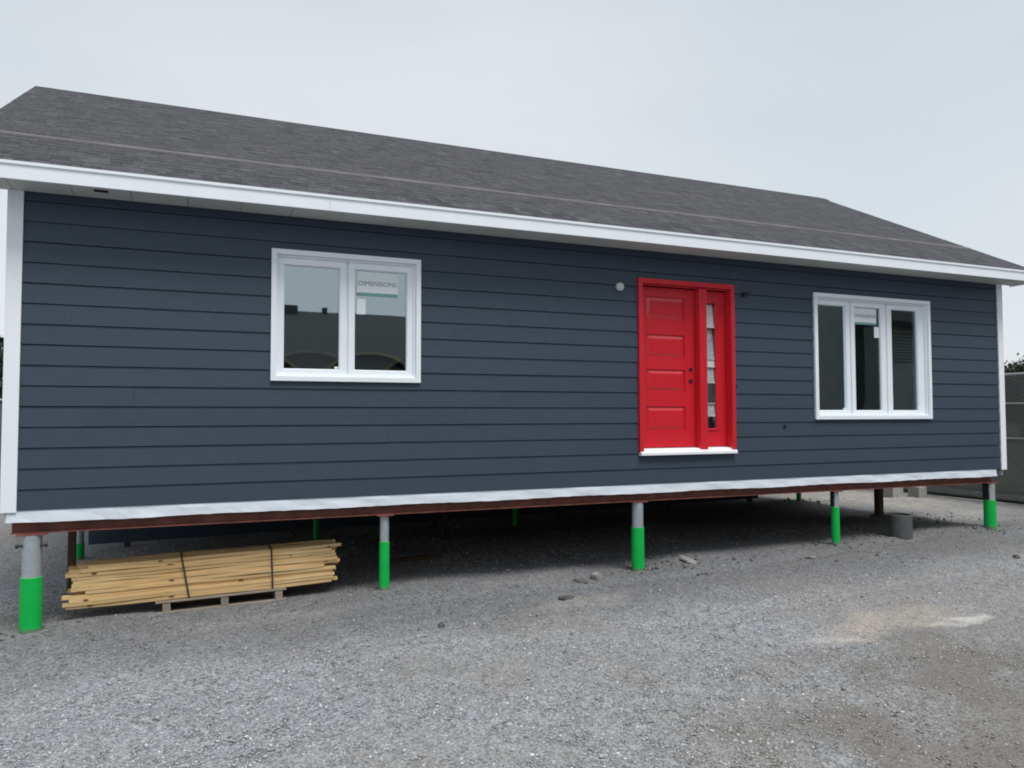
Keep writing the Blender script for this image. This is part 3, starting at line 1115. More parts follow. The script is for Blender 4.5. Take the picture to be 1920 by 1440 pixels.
# sidelight
lx0, lx1 = MULL[1] + 0.001, x1 - 0.056
gx0, gx1, gz0, gz1 = 7.372, 7.512, 0.657, 2.237
s = MB().ring(lx0, lx1, sz0, sz1, gx0 - 0.028 - lx0, lx1 - gx1 - 0.028, gz0 - 0.028 - sz0, sz1 - gz1 - 0.028, 0.09, 0.135)
s.build("sidelight_panel", RED, door, 0.003)
MB().ring(gx0 - 0.0275, gx1 + 0.0275, gz0 - 0.0275, gz1 + 0.0275, 0.027, 0.027, 0.027, 0.027, 0.078, 0.13).build("sidelight_bead", RED, door, 0.006)
BAR_REFLECT = mat("pale_bar_and_reflection", (0.60, 0.65, 0.67), 0.2, var=0.08, vscale=8)  # glazing bars; on panes the pale colour stands in for reflected sky
REFLECT_GREY = mat('grey_sky_reflection', (0.36, 0.42, 0.44), 0.25, var=0.25, vscale=30, bump=0.4, bscale=40)  # greyer opaque colour standing in for dimmer sky reflection
zcuts = [gz0, 0.81, 0.97, 1.23, 1.43, 1.53, 1.93, gz1]
tilt = [0.3, -5.0, 0.5, -6.0, -5.0, -6.5, -7.0]
TEXT = [0, 1, 0, 1, 2, 1, 2]
for i in range(len(zcuts) - 1):
    o = MB().box(-(gx1 - gx0) / 2 + 0.002, (gx1 - gx0) / 2 - 0.002, -0.003, 0.003, 0.004, zcuts[i + 1] - zcuts[i] - 0.004).build("sidelight_pane", [GLASS, REFLECT_GREY, BAR_REFLECT][TEXT[i]], door)
    o.location = ((gx0 + gx1) / 2, 0.104, zcuts[i])
    o.rotation_euler = (rad(tilt[i]), 0, 0)
for zz in zcuts[1:-1]:
    MB().box(gx0, gx1, 0.096, 0.112, zz - 0.004, zz + 0.004).build("glazing_bar", BAR_REFLECT, door)

# small fittings on the wall
b = MB()
b.cyl((6.061, -0.001, 2.345), (6.061, -0.030, 2.345), 0.050, 0.048, 28)
b.cyl((6.061, -0.0301, 2.345), (6.061, -0.040, 2.345), 0.040, 0.030, 28)
part(b, "round_cover", mat("round_cover_white", (0.55, 0.57, 0.56), 0.4, var=0.1, vscale=30), smooth=True)
b = MB()
b.cyl((7.899, 0.004, 2.367), (7.899, -0.035, 2.362), 0.030, 0.026, 16)
b.cyl((7.905, -0.03, 2.368), (7.940, -0.055, 2.378), 0.012, 0.012, 8)
part(b, "cable_stub", BLACK, smooth=True)
part(MB().cyl((8.546, 0.006, 0.676), (8.546, -0.012, 0.676), 0.022, 0.020, 14), "wall_plug", BLACK)
part(MB().cyl((7.765, 0.006, 1.19), (7.765, -0.012, 1.19), 0.014, 0.012, 12), "wall_plug", BLACK)

# ------------------------------------------------------------------ piles
def pile(x, y, r, zgreen, label, group, ztop=-0.206, shade_strip=0, bolts=False, grey_r=0.88):
    zg = float(gz(np.array(x), np.array(y)))
    t = empty("screw_pile", (x, y, zg))
    tag(t, label, "pile", group)
    h = ztop - zg
    hg = zgreen - zg
    MB().cyl((0, 0, hg - 0.02), (0, 0, h - 0.013), r * grey_r, r * grey_r, 28).build("steel_shaft", GALV, t, smooth=True)
    g = MB()
    n = 28
    for k, (rr, za, zb_) in enumerate(((r, -0.25, hg),)):
        g.cyl((0, 0, za), (0, 0, zb_), rr * 1.015, rr, n)
    g.build("green_sleeve", GREEN, t, smooth=True)
    MB().box(-r - 0.03, r + 0.03, -0.07, 0.07, h - 0.0125, h - 0.0005).build("cap_plate", RUST, t, 0.002)
    if shade_strip:
        MB().box(-r * 1.03, -r * 0.74, -r * 0.55, r * 0.6, hg + 0.01, h - 0.013).build("side_shade", STEEL_SHADE, t, 0.002)  # added dark strip that stands for the shadow on the pile's left side
    if bolts:
        for s in (-1, 1):
            bb = MB()
            bb.cyl((s * r * 0.8, -r * 0.45, h - 0.10), (s * (r + 0.035), -r * 0.45, h - 0.10), 0.012, 0.012, 8)
            bb.cyl((s * (r + 0.016), -r * 0.45, h - 0.10), (s * (r + 0.03), -r * 0.45, h - 0.10), 0.022, 0.022, 6)
            bb.build("bolt", STEEL_SHADE, t)
    return t


G1 = "piles under the front beam"
G2 = "piles under the middle beam"
pile(PX[0], 0.06, 0.087, -0.585, "thick green-sleeved steel pile at the front left corner, beside the lumber", G1, bolts=True)
pile(PX[1], 0.09, 0.053, -0.486, "thin green and grey pile under front beam, second from the left", G1, bolts=False)
pile(PX[2], 0.09, 0.077, -0.516, "thick green and grey pile under the front beam below the red door", G1)
pile(PX[3], 0.09, 0.054, -0.425, "thin green and grey pile under the triple window, left of the grey pipe", G1, shade_strip=1)
pile(PX[4], 0.09, 0.084, -0.468, "thick green-sleeved pile at the front right corner by the fence", G1, shade_strip=1)
pile(0.07, 3.86, 0.060, -0.86, "short green-footed pile far back behind the left corner pile", G2, shade_strip=0)
pile(3.155, 3.86, 0.045, -0.50, "shaded green pile behind the right end of the lumber bundle", G2)
pile(6.37, 3.86, 0.045, -0.50, "green pile deep in the dark under the middle of the house", G2)
pile(12.40, 3.86, 0.046, -0.45, "green pile at the back right, seen in the gap under the house", G2)


def post(x, y, wdt, label, foot, square=True):
    zg = float(gz(np.array(x), np.array(y)))
    t = tag(empty("support_post", (x, y, zg)), label, "post", "brown posts under the house")
    h = -0.101 - zg
    MB().box(-wdt / 2, wdt / 2, -wdt / 2, wdt / 2, 0.03, h - 0.012).build("shaft", OLDWOOD, t, 0.004)
    MB().box(-wdt / 2 - 0.02, wdt / 2 + 0.02, -wdt / 2 - 0.02, wdt / 2 + 0.02, h - 0.0115, h - 0.001).build("top_plate", RUST, t)
    MB().box(-wdt / 2 - 0.05, wdt / 2 + 0.04, -wdt / 2 - 0.05, wdt / 2 + 0.04, -0.05, 0.0295).build("foot_block", foot, t, 0.006)
    return t


post(0.25, 1.55, 0.075, "brown post on a pale foot block behind the front left pile", PALESTONE)
post(4.875, 3.03, 0.06, "slim brown post in the dark under the middle of the house", OLDWOOD)
post(12.15, 1.75, 0.105, "brown wooden post behind the grey pipe near the right end", OLDWOOD)

# ------------------------------------------------------------------ lumber bundle on a pallet
TILT = 0.021
bun = tag(empty("lumber_bundle", (1.60, 0.25, -0.917)), "strapped bundle of yellow pine strips lying on a pallet under the house", "lumber")
bun.rotation_euler = (0, -TILT, rad(0.6))
NL, PZ = 12, 0.0322
strip = {}
for i in range(NL):
    j = 0
    y = random.uniform(0, 0.012)
    while j < 5:
        wd, hh = 0.062, 0.0300
        ln = random.choice((2.28, 2.34, 2.40, 2.44))
        cx = random.uniform(-0.06, 0.06)
        if i == NL - 1:
            cx += 0.05
            ln = 2.36 if j else 2.32
        key = (ln, random.randint(0, 2))
        if key not in strip:
            nseg = 10
            bb = MB()
            pts, fs = [], []
            for s in range(nseg + 1):
                xx = -ln / 2 + ln * s / nseg
                wz = 0.0035 * math.sin(s * 1.1 + key[1] * 2.1) + 0.001 * random.uniform(-1, 1)
                wy = 0.006 * math.sin(s * 0.6 + key[1] * 1.7)
                pts += [(xx, wy, wz), (xx, wd + wy, wz), (xx, wd + wy, hh + wz), (xx, wy, hh + wz)]
            for s in range(nseg):
                a = s * 4
                fs += [(a, a + 4, a + 5, a + 1), (a + 1, a + 5, a + 6, a + 2), (a + 2, a + 6, a + 7, a + 3), (a + 3, a + 7, a + 4, a)]
            fs += [(0, 1, 2, 3), (nseg * 4 + 3, nseg * 4 + 2, nseg * 4 + 1, nseg * 4)]
            bb.poly(pts, fs)
            strip[key] = bb.mesh("lumber_strip")
            strip[key].materials.append(PINE)
        o = link("lumber_strip", strip[key], bun)
        o.location = (cx, y + random.uniform(-0.004, 0.004), i * PZ + random.uniform(0, 0.0015))
        o.rotation_euler = (0, random.uniform(-0.0022, 0.0022), random.uniform(-0.003, 0.003))
        y += wd + 0.002
        j += 1
HT = NL * PZ + 0.004
for xs_, lean in ((-0.235, 0.032), (0.565, 0.004)):
    b = MB()
    w2 = 0.0075
    a, c = xs_ - lean, xs_ + lean
    y0, y1 = -0.014, 0.345
    for (p, q_) in (((a, y0, HT), (c, y0, -0.002)),):
        b.poly([(p[0] - w2, p[1], p[2]), (p[0] + w2, p[1], p[2]), (q_[0] + w2, q_[1], q_[2]), (q_[0] - w2, q_[1], q_[2]),
                (p[0] - w2, p[1] + 0.003, p[2]), (p[0] + w2, p[1] + 0.003, p[2]), (q_[0] + w2, q_[1] + 0.003, q_[2]), (q_[0] - w2, q_[1] + 0.003, q_[2])],
               [(0, 1, 2, 3), (7, 6, 5, 4), (0, 4, 5, 1), (1, 5, 6, 2), (2, 6, 7, 3), (3, 7, 4, 0)])
    b.box(a - w2, a + w2, y0, y1, HT, HT + 0.003)
    b.box(a - w2, a + w2, y1, y1 + 0.003, 0, HT)
    b.build("strap", STRAP, bun)

pal = tag(empty("pallet", (1.70, 0.22, -1.040)), "weathered grey wooden pallet under the yellow lumber bundle", "pallet")
pal.rotation_euler = (0, -TILT, rad(0.6))
for (a, c) in ((-0.60, -0.48), (-0.31, -0.21), (-0.06, 0.06), (0.20, 0.30), (0.48, 0.60)):
    pass
for y in (0.0, 0.11, 0.22, 0.33):
    MB().box(-0.595, 0.60, y, y + 0.09, 0.100, 0.117).build("deck_board", PALLET, pal, 0.002)
for y in (0.0, 0.31):
    MB().box(-0.595, 0.60, y + 0.004, y + 0.09, -0.004, 0.013).build("bottom_board", PALLET, pal, 0.002)
for x in (-0.50, 0.02, 0.53):
    MB().box(x - 0.035, x + 0.035, 0.006, 0.41, 0.0135, 0.0995).build("stringer", PALLET, pal, 0.003)

# loose timber lying on the ground behind the second pile
b = MB().box(0, 0.68, 0, 0.09, 0, 0.035)
o = b.build("timber_offcut", OLDWOOD, None, 0.003)
o.location = (3.70, 1.62, float(gz(np.array(4.0), np.array(1.65))) + 0.003)
o.rotation_euler = (0, rad(-0.8), rad(2))
tag(o, "short brown timber offcut lying on gravel in the shade behind second pile", "timber")

# ------------------------------------------------------------------ grey pipe section
zg = float(gz(np.array(10.78), np.array(0.10)))
n = 36
ro, ri, h = 0.150, 0.132, 0.325
v, f = [], []
for (r, zz) in ((ro, -0.03), (ro, h - 0.006), (ro - 0.006, h), (ri, h), (ri, 0.04)):
    for i in range(n):
        t = 2 * math.pi * i / n
        v.append((r * math.cos(t), r * math.sin(t), zz))
for k in range(4):
    for i in range(n):
        f.append((k * n + i, k * n + (i + 1) % n, (k + 1) * n + (i + 1) % n, (k + 1) * n + i))
f.append(tuple(range(4 * n, 5 * n)))
po = MB().poly(v, f).build("pipe_section", PIPE, None, smooth=True)
po.location = (10.78, 0.16, zg)
po.rotation_euler = (rad(1), rad(-1.5), 0)
tag(po, "short open grey pipe standing upright on gravel under the right end", "pipe")

# ------------------------------------------------------------------ stones and lumps one can pick out
def lump(name, x, y, sx_, sy_, sz_, mat_, label, seed, cat="stone", flat=False):
    R_ = random.Random(seed)
    bm = bmesh.new()
    bmesh.ops.create_icosphere(bm, subdivisions=2, radius=1)
    off = Vector((seed * 3.1, seed * 1.7, 0))
    for v_ in bm.verts:
        k = 1 + 0.45 * mnoise.noise(v_.co * 1.3 + off) + 0.15 * mnoise.noise(v_.co * 3.5 + off)
        v_.co = v_.co * k
        if flat:
            v_.co.z = max(-0.5, min(0.55, v_.co.z))
        v_.co = Vector((v_.co.x * sx_, v_.co.y * sy_, v_.co.z * sz_)) * 0.82
    me_ = bpy.data.meshes.new(name)
    bm.to_mesh(me_)
    bm.free()
    me_.materials.append(mat_)
    o = link(name, me_)
    o.location = (x, y, float(gz(np.array(x), np.array(y))) + sz_ * 0.3)
    o.rotation_euler = (R_.uniform(-0.15, 0.15), R_.uniform(-0.15, 0.15), R_.uniform(0, 6))
    tag(o, label, cat)
    return o


lump("stone_slab", 7.02, 0.02, 0.17, 0.09, 0.05, PALESTONE, "flat pale stone slab on gravel just right of the pile below the door", 1, flat=True)
lump("asphalt_chunk", 4.87, -0.92, 0.13, 0.06, 0.025, ASPHALT, "flat dark chunk on the sandy patch of gravel in front of the house", 2, flat=True)
lump("grey_stone", 5.55, -0.30, 0.075, 0.06, 0.075, PALESTONE, "upright grey-green stone left of the pile below the door", 3)
lump("asphalt_chunk", 5.33, -0.36, 0.10, 0.05, 0.028, ASPHALT, "dark bent chunk beside the upright grey stone", 4, flat=True)
lump("asphalt_chunk", 3.42, -1.38, 0.045, 0.04, 0.03, ASPHALT, "small black lump alone on the gravel in front of the second pile", 5)
lump("grey_stone", 6.75, -0.62, 0.10, 0.05, 0.025, ASPHALT, "flat dark stone in front of the pale slab", 6, flat=True)
lump("grey_stone", 8.6, -0.35, 0.14, 0.07, 0.03, PALESTONE, "flat grey stone on the gravel in front of the thin right pile", 8, flat=True)
lump("asphalt_chunk", 10.7, -1.55, 0.06, 0.04, 0.03, ASPHALT, "small dark lump on open gravel right of the thin pile", 9)
lump("white_stone", 2.16, 0.02, 0.03, 0.03, 0.022, PALESTONE, "small white stone on gravel in front of the pallet", 10)
lump("white_stone", 4.85, 0.55, 0.035, 0.03, 0.022, PALESTONE, "small pale stone alone in the shade under the house", 11)
lump("asphalt_chunk", 6.52, 0.22, 0.07, 0.06, 0.035, ASPHALT, "dark lump touching the right side of the pile below the door", 12)


# ------------------------------------------------------------------ loose gravel, nobody could count it
def scatter(name, xs_, ys_, size, tone_rgb, lift=0.06):
    nn = len(xs_)
    base_v = np.array([(1, 0, 0), (-1, 0, 0), (0, 1, 0), (0, -1, 0), (0, 0, 1), (0, 0, -1)], float)
    base_f = np.array([(0, 2, 4), (2, 1, 4), (1, 3, 4), (3, 0, 4), (2, 0, 5), (1, 2, 5), (3, 1, 5), (0, 3, 5)])
    V = base_v[None] * rng.uniform(0.65, 1.35, (nn, 6, 1)) + rng.normal(0, 0.22, (nn, 6, 3))
    V[:, :, 2] *= rng.uniform(0.4, 0.8, (nn, 1))
    a = rng.uniform(0, 2 * np.pi, nn)
    c_, s_ = np.cos(a)[:, None], np.sin(a)[:, None]
    x_ = V[:, :, 0] * c_ - V[:, :, 1] * s_
    y_ = V[:, :, 0] * s_ + V[:, :, 1] * c_
    V = np.stack([x_, y_, V[:, :, 2]], -1) * (size[:, None, None] / 2)
    zz = gz(xs_, ys_) + size * lift
    V += np.stack([xs_, ys_, zz], -1)[:, None, :]
    Fc = (base_f[None] + 6 * np.arange(nn)[:, None, None]).reshape(-1, 3)
    me_ = bpy.data.meshes.new(name)
    me_.vertices.add(nn * 6)
    me_.vertices.foreach_set("co", V.astype(np.float32).ravel())
    me_.loops.add(Fc.size)
    me_.loops.foreach_set("vertex_index", Fc.astype(np.int32).ravel())
    me_.polygons.add(len(Fc))
    me_.polygons.foreach_set("loop_start", np.arange(0, Fc.size, 3, dtype=np.int32))
    me_.update(calc_edges=True)
    ca_ = me_.attributes.new("tone", 'FLOAT_COLOR', 'FACE')
    cc = np.concatenate([tone_rgb, np.ones((nn, 1))], 1).repeat(8, 0)
    ca_.data.foreach_set("color", cc.astype(np.float32).ravel())
    m_ = bpy.data.materials.new(name)
    m_.use_nodes = True
    p = m_.node_tree.nodes["Principled BSDF"]
    p.inputs['Roughness'].default_value = 0.85
    p.inputs['Specular IOR Level'].default_value = 0.3
    at_ = m_.node_tree.nodes.new("ShaderNodeAttribute")
    at_.attribute_name = "tone"
    m_.node_tree.links.new(at_.outputs['Color'], p.inputs['Base Color'])
    me_.materials.append(m_)
    return link(name, me_)


NS = 170000
dist = 3.6 + 9.5 * rng.random(NS) ** 1.35
ang = YAW + rng.uniform(-rad(39), rad(39), NS)
gx = CAM.x + dist * np.sin(ang)
gy = CAM.y + dist * np.cos(ang)
siz = np.clip(rng.lognormal(math.log(0.0108), 0.40, NS), 0.005, 0.036)
# patchy cover
pn = np.sin(gx * 1.3 + 0.7 * np.sin(gy * 1.9)) * np.sin(gy * 1.7 + 0.9 * np.sin(gx * 1.1)) + 0.5 * np.sin(gx * 3.7 + gy * 2.9)
keep = rng.random(NS) < np.clip(0.72 + 0.35 * pn, 0.22, 1.0)
for (ex, ey, rx_, ry_) in ((6.9, -2.95, 1.25, 0.42), (7.55, -3.15, 0.45, 0.2), (6.15, -3.05, 0.35, 0.18), (5.0, -1.05, 0.75, 0.32)):
    keep &= ~((((gx - ex) / rx_) ** 2 + ((gy - ey) / ry_) ** 2 < 1) & (rng.random(NS) < 0.88))
# browner, trodden ground to the right: fewer clean stones
brown = np.clip(1.25 - np.hypot((gx - 6.6) / 3.2, (gy + 5.0) / 2.0), 0, 1)
keep &= rng.random(NS) > 0.45 * brown
gx, gy, siz, brown = gx[keep], gy[keep], siz[keep], brown[keep]
val = np.clip(rng.lognormal(math.log(0.34), 0.38, len(gx)), 0.10, 0.64)
val = val * (1 - 0.25 * brown) * (1 - 0.40 * np.clip(1.6 - np.abs(gy + 0.2), 0, 1))  # stones beside the house darkened too, following the painted shade
warm = rng.normal(0, 0.035, len(gx)) + 0.09 * brown
tone = np.stack([val * (0.975 + warm), val * (0.995 + 0.3 * warm), val * (1.04 - 1.2 * warm)], -1)
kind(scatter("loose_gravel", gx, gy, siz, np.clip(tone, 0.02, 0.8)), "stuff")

# turned-up dark lumps round the piles and posts
cl = []
for (cx, cy, sp, k) in ((12.57, 0.1, 0.35, 120), (9.5, 0.1, 0.3, 90), (12.3, 3.9, 0.6, 220), (11.3, 0.3, 0.6, 160), (11.9, 1.3, 0.7, 260),
                        (10.3, 1.0, 0.6, 160), (6.4, 0.15, 0.3, 80), (7.0, 0.1, 0.4, 60), (0.15, 0.1, 0.25, 50), (13.0, 1.0, 0.5, 80), (8.2, -0.2, 0.8, 60)):
    p = rng.normal(0, sp, (int(k * 0.45), 2)) * np.array([1, 0.55]) + np.array([cx, cy])
    cl.append(p)
cl = np.concatenate(cl)
s_ = np.clip(rng.lognormal(math.log(0.028), 0.45, len(cl)), 0.012, 0.08)
v_ = rng.uniform(0.06, 0.20, len(cl))
kind(scatter("dug_up_lumps", cl[:, 0], cl[:, 1], s_, np.stack([v_, v_ * 0.97, v_ * 0.94], -1), 0.22), "stuff")

# ------------------------------------------------------------------ fences
SCREEN = mat("green_privacy_screen", (0.085, 0.108, 0.098), 0.8, col2=(0.125, 0.132, 0.118), vscale=0.9, bump=0.3, bscale=30)
n = SCREEN.node_tree
p_ = n.nodes["Principled BSDF"]
old = p_.inputs['Base Color'].links[0].from_socket
tc_ = n.nodes.new("ShaderNodeTexCoord")
wires = []
for ang_ in (rad(45), rad(-45)):
    mp_ = n.nodes.new("ShaderNodeMapping")
    mp_.inputs['Rotation'].default_value = (ang_, ang_, 0)
    wv = n.nodes.new("ShaderNodeTexWave")
    wv.wave_type = 'BANDS'
    wv.bands_direction = 'Z'
    wv.inputs['Scale'].default_value = 13.0
    n.links.new(tc_.outputs['Object'], mp_.inputs['Vector'])
    n.links.new(mp_.outputs['Vector'], wv.inputs['Vector'])
    rp = n.nodes.new("ShaderNodeValToRGB")
    rp.color_ramp.elements[0].position = 0.93
    rp.color_ramp.elements[1].position = 0.99
    n.links.new(wv.outputs['Fac'], rp.inputs['Fac'])
    wires.append(rp.outputs['Color'])
ad = n.nodes.new("ShaderNodeMix")
ad.data_type = 'RGBA'
ad.blend_type = 'LIGHTEN'
ad.inputs['Factor'].default_value = 1
n.links.new(wires[0], ad.inputs['A'])
n.links.new(wires[1], ad.inputs['B'])
fm = n.nodes.new("ShaderNodeMix")
fm.data_type = 'RGBA'
fm.inputs['B'].default_value = (0.24, 0.26, 0.25, 1)
n.links.new(ad.outputs['Result'], fm.inputs['Factor'])
n.links.new(old, fm.inputs['A'])
n.links.new(fm.outputs['Result'], p_.inputs['Base Color'])
p_.inputs['Alpha'].default_value = 0.72
RAIL = mat("fence_galvanised", (0.46, 0.48, 0.48), 0.5, metal=0.3, var=0.1)


def fence(p0, p1, bays, hgt, label, wires=False):
    p0, p1 = Vector((*p0, 0)), Vector((*p1, 0))
    d = p1 - p0
    t = tag(empty("screened_fence", (p0.x, p0.y, 0), math.atan2(d.y, d.x)), label, "fence", "yard fences")
    Ln = d.length
    for i in range(bays + 1):
        q_ = p0 + d * (i / bays)
        zg_ = float(gz(np.array(q_.x), np.array(q_.y)))
        x_ = Ln * i / bays
        MB().cyl((x_, 0, zg_ - 0.1), (x_, 0, zg_ + hgt + 0.03), 0.024, 0.024, 12).build("fence_post", RAIL, t, smooth=True)
        if i == bays:
            break
        q2 = p0 + d * ((i + 1) / bays)
        zh = float(gz(np.array(q2.x), np.array(q2.y)))
        x2 = Ln * (i + 1) / bays
        for hh, r in ((hgt, 0.021), (hgt - 0.56, 0.016), (hgt - 1.22, 0.016)):
            MB().cyl((x_ + 0.024, 0.075 if hh < hgt else 0, zg_ + hh), (x2 - 0.024, 0.075 if hh < hgt else 0, zh + hh), r, r, 8).build("rail", RAIL, t, smooth=True)
        MB().cyl((x_ + 0.024, 0.08, zg_ + 0.04), (x2 - 0.024, 0.08, zh + 0.04), 0.03, 0.03, 8).build("bottom_rail", BLACK, t, smooth=True)
        MB().poly([(x_ + 0.03, 0.03, zg_ + 0.02), (x2 - 0.03, 0.03, zh + 0.02), (x2 - 0.03, 0.03, zh + hgt - 0.03), (x_ + 0.03, 0.03, zg_ + hgt - 0.03),
                   (x_ + 0.03, 0.036, zg_ + 0.02), (x2 - 0.03, 0.036, zh + 0.02), (x2 - 0.03, 0.036, zh + hgt - 0.03), (x_ + 0.03, 0.036, zg_ + hgt - 0.03)],
                  [(0, 1, 2, 3), (7, 6, 5, 4), (0, 4, 5, 1), (1, 5, 6, 2), (2, 6, 7, 3), (3, 7, 4, 0)]).build("screen_panel", SCREEN, t)
    if wires:
        wb = MB()
        zlo = float(gz(np.array(p0.x), np.array(p0.y)))
        for sg in (1, -1):
            k_ = -hgt
            while k_ < Ln:
                xa_, xb_ = k_, k_ + hgt
                za_, zb_ = (0.03, hgt) if sg == 1 else (hgt, 0.03)
                lo, hi = max(xa_, 0.03), min(xb_, Ln - 0.03)
                if hi - lo > 0.05:
                    f_ = lambda x_: za_ + (zb_ - za_) * (x_ - xa_) / hgt
                    zo = lambda x_: zlo + f_(x_) + (float(gz(np.array((p0 + d * (x_ / Ln)).x), np.array((p0 + d * (x_ / Ln)).y))) - zlo)
                    wb.cyl((lo, 0.040, zo(lo)), (hi, 0.040, zo(hi)), 0.0022, 0.0022, 4, cap=False)
                k_ += 0.072
        kind(wb.build("wire_mesh", RAIL, t), "stuff")
    return t


fence((15.79, -1.6), (15.95, 10.6), 4, 2.46, "tall chain-link fence with dark green screening, right of the house", True)
fence((-10.0, 10.6), (15.8, 10.9), 9, 2.25, "tall dark-screened fence behind the house, visible left of its white corner")
# ballast blocks at the fence foot
for (x, y, rz, lab, sx_) in ((15.05, 3.98, 0.1, "dark grey concrete block at the foot of the right fence", 0.34),
                             (15.35, 3.62, -0.05, "pale concrete block beside the darker block by the right fence", 0.22)):
    zg = float(gz(np.array(x), np.array(y)))
    o = MB().box(-sx_ / 2, sx_ / 2, -0.14, 0.14, -0.02, 0.21).build("concrete_block", CONC, None, 0.012)
    o.location = (x, y, zg)
    o.rotation_euler = (0, 0, rz)
    tag(o, lab, "block")


GRASSM = mat("rough_grass_field", (0.07, 0.085, 0.04), 0.95, col2=(0.15, 0.14, 0.085), vscale=0.6, bump=0.8, bscale=12)
gxs = np.concatenate([np.linspace(17.5, 30, 40), np.linspace(34, 400, 12)])
gys = np.concatenate([np.linspace(-300, -12, 10), np.linspace(-6, 30, 40), np.linspace(40, 400, 10)])
GX, GY = np.meshgrid(gxs, gys)
GZ = gz(GX, GY) + 0.05
gm = MB()
gm.v = [tuple(v) for v in np.stack([GX, GY, GZ], -1).reshape(-1, 3)]
ncx = len(gxs)
gm.f = [(j * ncx + i, j * ncx + i + 1, (j + 1) * ncx + i + 1, (j + 1) * ncx + i) for j in range(len(gys) - 1) for i in range(ncx - 1)]
gm.m = [0] * len(gm.f)
kind(gm.build("grass_field", GRASSM), "structure")

# ------------------------------------------------------------------ trees beyond the fences
def leaf_mat(name, c):
    m_ = mat(name, c, 0.7, var=0.35, vscale=1.2)
    return m_


LEAFS = [leaf_mat("evergreen_foliage", (0.028, 0.045, 0.024)), leaf_mat("grey_green_foliage", (0.06, 0.075, 0.045)), leaf_mat("dull_foliage", (0.075, 0.07, 0.05))]


def tree(x, y, hgt, rad_, lm, label, seed, conifer=False, leaves=2600, leaf=0.10):
    R_ = np.random.default_rng(seed)
    zg = float(gz(np.array(x), np.array(y)))
    t = tag(empty("conifer_tree" if conifer else "leafy_tree", (x, y, zg)), label, "tree", "trees beyond the fences")
    tr = MB().cyl((0, 0, -0.1), (0.02, 0, hgt * 0.9), 0.03 * hgt ** 0.8, 0.008 * hgt ** 0.5, 10)
    tips = []
    nb = 22
    for i in range(nb):
        f_ = 0.22 + 0.74 * i / nb
        a_ = i * 2.4 + R_.uniform(-0.4, 0.4)
        rr = rad_ * ((1.05 - f_) * 1.25 if conifer else math.sin(math.pi * min(1, 0.18 + f_ * 0.75)) * R_.uniform(0.6, 1.1))
        z0_ = hgt * f_ * (0.95 if conifer else 0.85)
        e = np.array([math.cos(a_) * rr, math.sin(a_) * rr, z0_ + (-0.08 if conifer else 0.22) * rr])
        tr.cyl((0.02 * f_, 0, z0_), tuple(e), 0.012 * hgt ** 0.6, 0.003, 5)
        tips.append((np.array([0, 0, z0_]), e))
    tr.build("trunk", BARK, t)
    c_ = []
    for k in range(leaves):
        a_, e = tips[R_.integers(len(tips))]
        u_ = R_.uniform(0.25, 1.12)
        c_.append(a_ + (e - a_) * u_ + R_.normal(0, rad_ * (0.09 if conifer else 0.17), 3) * np.array([1, 1, 0.7]))
    c_ = np.array(c_)
    u = R_.normal(size=(leaves, 3))
    u /= np.linalg.norm(u, axis=1)[:, None]
    v = np.cross(u, R_.normal(size=(leaves, 3)))
    v /= np.linalg.norm(v, axis=1)[:, None]
    L_ = (leaf * R_.uniform(0.6, 1.4, leaves))[:, None]
    quad = np.stack([c_ - u * L_, c_ + v * L_ * 0.5, c_ + u * L_, c_ - v * L_ * 0.5], 1).reshape(-1, 3)
    bb = MB()
    bb.v = [tuple(k) for k in quad]
    bb.f = [(4 * i, 4 * i + 1, 4 * i + 2, 4 * i + 3) for i in range(leaves)]
    bb.m = [0] * leaves
    bb.build("crown", lm, t)
    return t


tree(-3.2, 14.2, 4.4, 1.5, LEAFS[0], "dark green tree behind the fence at the far left edge", 11, leaves=6500, leaf=0.085)
for i, (x, y, h_, lm, lab) in enumerate(((44, 20.4, 5.0, 0, "low dark tree top over the right fence, at the picture edge"),
                                          (46.0, 23.6, 5.1, 2, "dull olive tree top over the right fence, against the house corner"))):
    tree(x, y, h_ + 0.2, 1.9, LEAFS[lm], lab, 30 + i, leaves=2400, leaf=0.15)

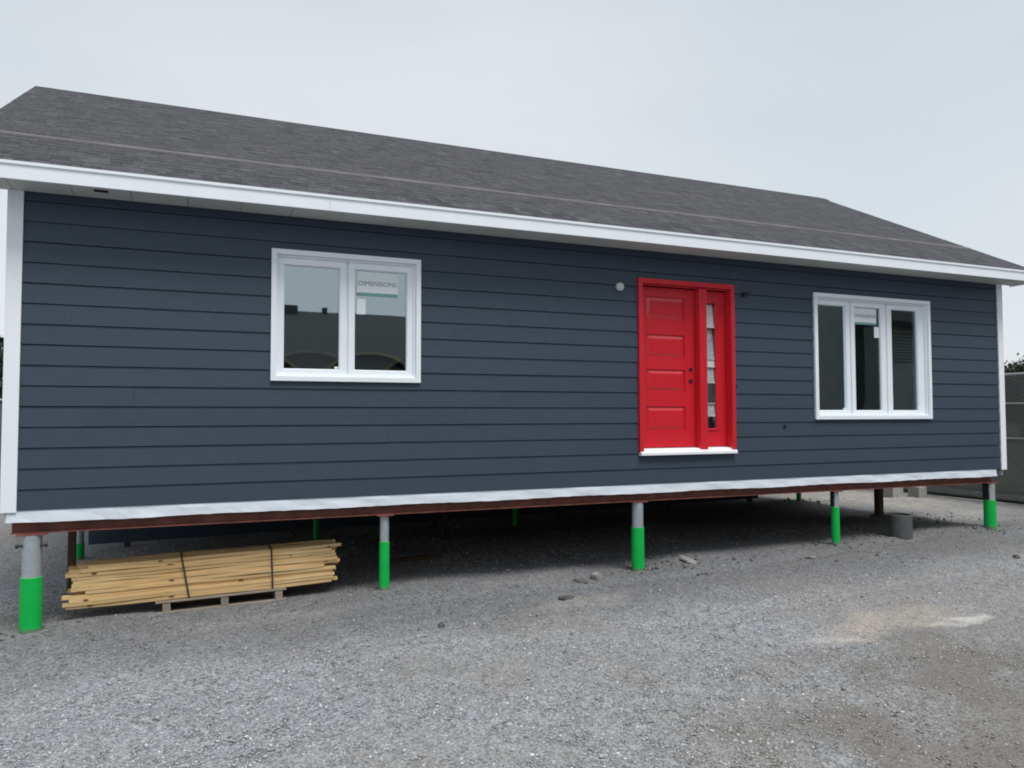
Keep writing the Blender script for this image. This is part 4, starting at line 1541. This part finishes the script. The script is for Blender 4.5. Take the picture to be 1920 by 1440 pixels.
# ------------------------------------------------------------------ buildings across the yard, seen only in the window glass
nb_ = tag(empty("neighbour_house", (5.0, -19.5, -1.0), rad(2.0)), "dark-roofed low house with tan fascia mirrored in the two-sash window", "house")
YC = 4.0
b = MB()
b.box(-14, 12, -YC, YC, 0, 3.3)
b.build("wall", GREYCLAD, nb_)
b = MB()
b.prism([(-YC - 0.5, 3.57), (0, 5.45), (YC + 0.5, 3.57), (YC + 0.5, 3.42), (0, 5.28), (-YC - 0.5, 3.42)], -14.5, 12.5)
ro_ = b.build("roof", DARKROOF, nb_)
MB().box(-0.75, -0.1, -0.3, 0.3, 5.3, 5.62).build("chimney", GREYCLAD, ro_)
MB().box(0.74, 0.90, -0.1, 0.1, 5.3, 5.60).build("vent_pipe", GREYCLAD, ro_)
MB().box(-14.5, 12.5, YC + 0.505, YC + 0.53, 3.46, 3.56).build("fascia", TAN, nb_)
for x in (-10, -6, -1.5, 3.0, 7.5):
    wn = MB().ring(x, x + 1.5, 1.2, 2.6, 0.08, 0.08, 0.08, 0.08, YC + 0.005, YC + 0.06).build("window", VINYL, nb_)
    MB().box(x + 0.081, x + 1.419, YC + 0.006, YC + 0.03, 1.281, 2.519).build("window_pane", BLACK, wn)
MB().box(0.6, 1.6, YC + 0.004, YC + 0.05, 0.1, 2.2).build("door", OLDWOOD, nb_)

bn = tag(empty("warehouse", (38.0, -20.0, -0.9), rad(-4)), "tall dark grey clad warehouse mirrored in the three-sash window", "building")
b = MB()
b.box(-13, 13, -6, 6, 0, 5.1)
b.build("wall", mat("warehouse_cladding", (0.36, 0.365, 0.355), 0.7, var=0.1, vscale=1.5), bn)
b = MB()
b.prism([(-6.5, 5.0), (0, 10.4), (6.5, 5.0), (6.5, 5.2), (0, 10.7), (-6.5, 5.2)], -13.4, 13.4)
b.build("roof", DARKROOF, bn)
for x in (-8, 0, 8):
    MB().box(x - 1.8, x + 1.8, 6.004, 6.06, 0.02, 3.6).build("roller_door", PIPE, bn)
MB().box(-20.0, -13.001, -5, 5.2, 0, 9.5).build("added_dark_block", GREYCLAD, bn)  # unseen block, added to give the first pane a dark reflection
for k in range(10):
    MB().box(-13, 13, 6.004, 6.03, 3.7 + k * 0.12, 3.73 + k * 0.12).build("cladding_rib", PIPE, bn)
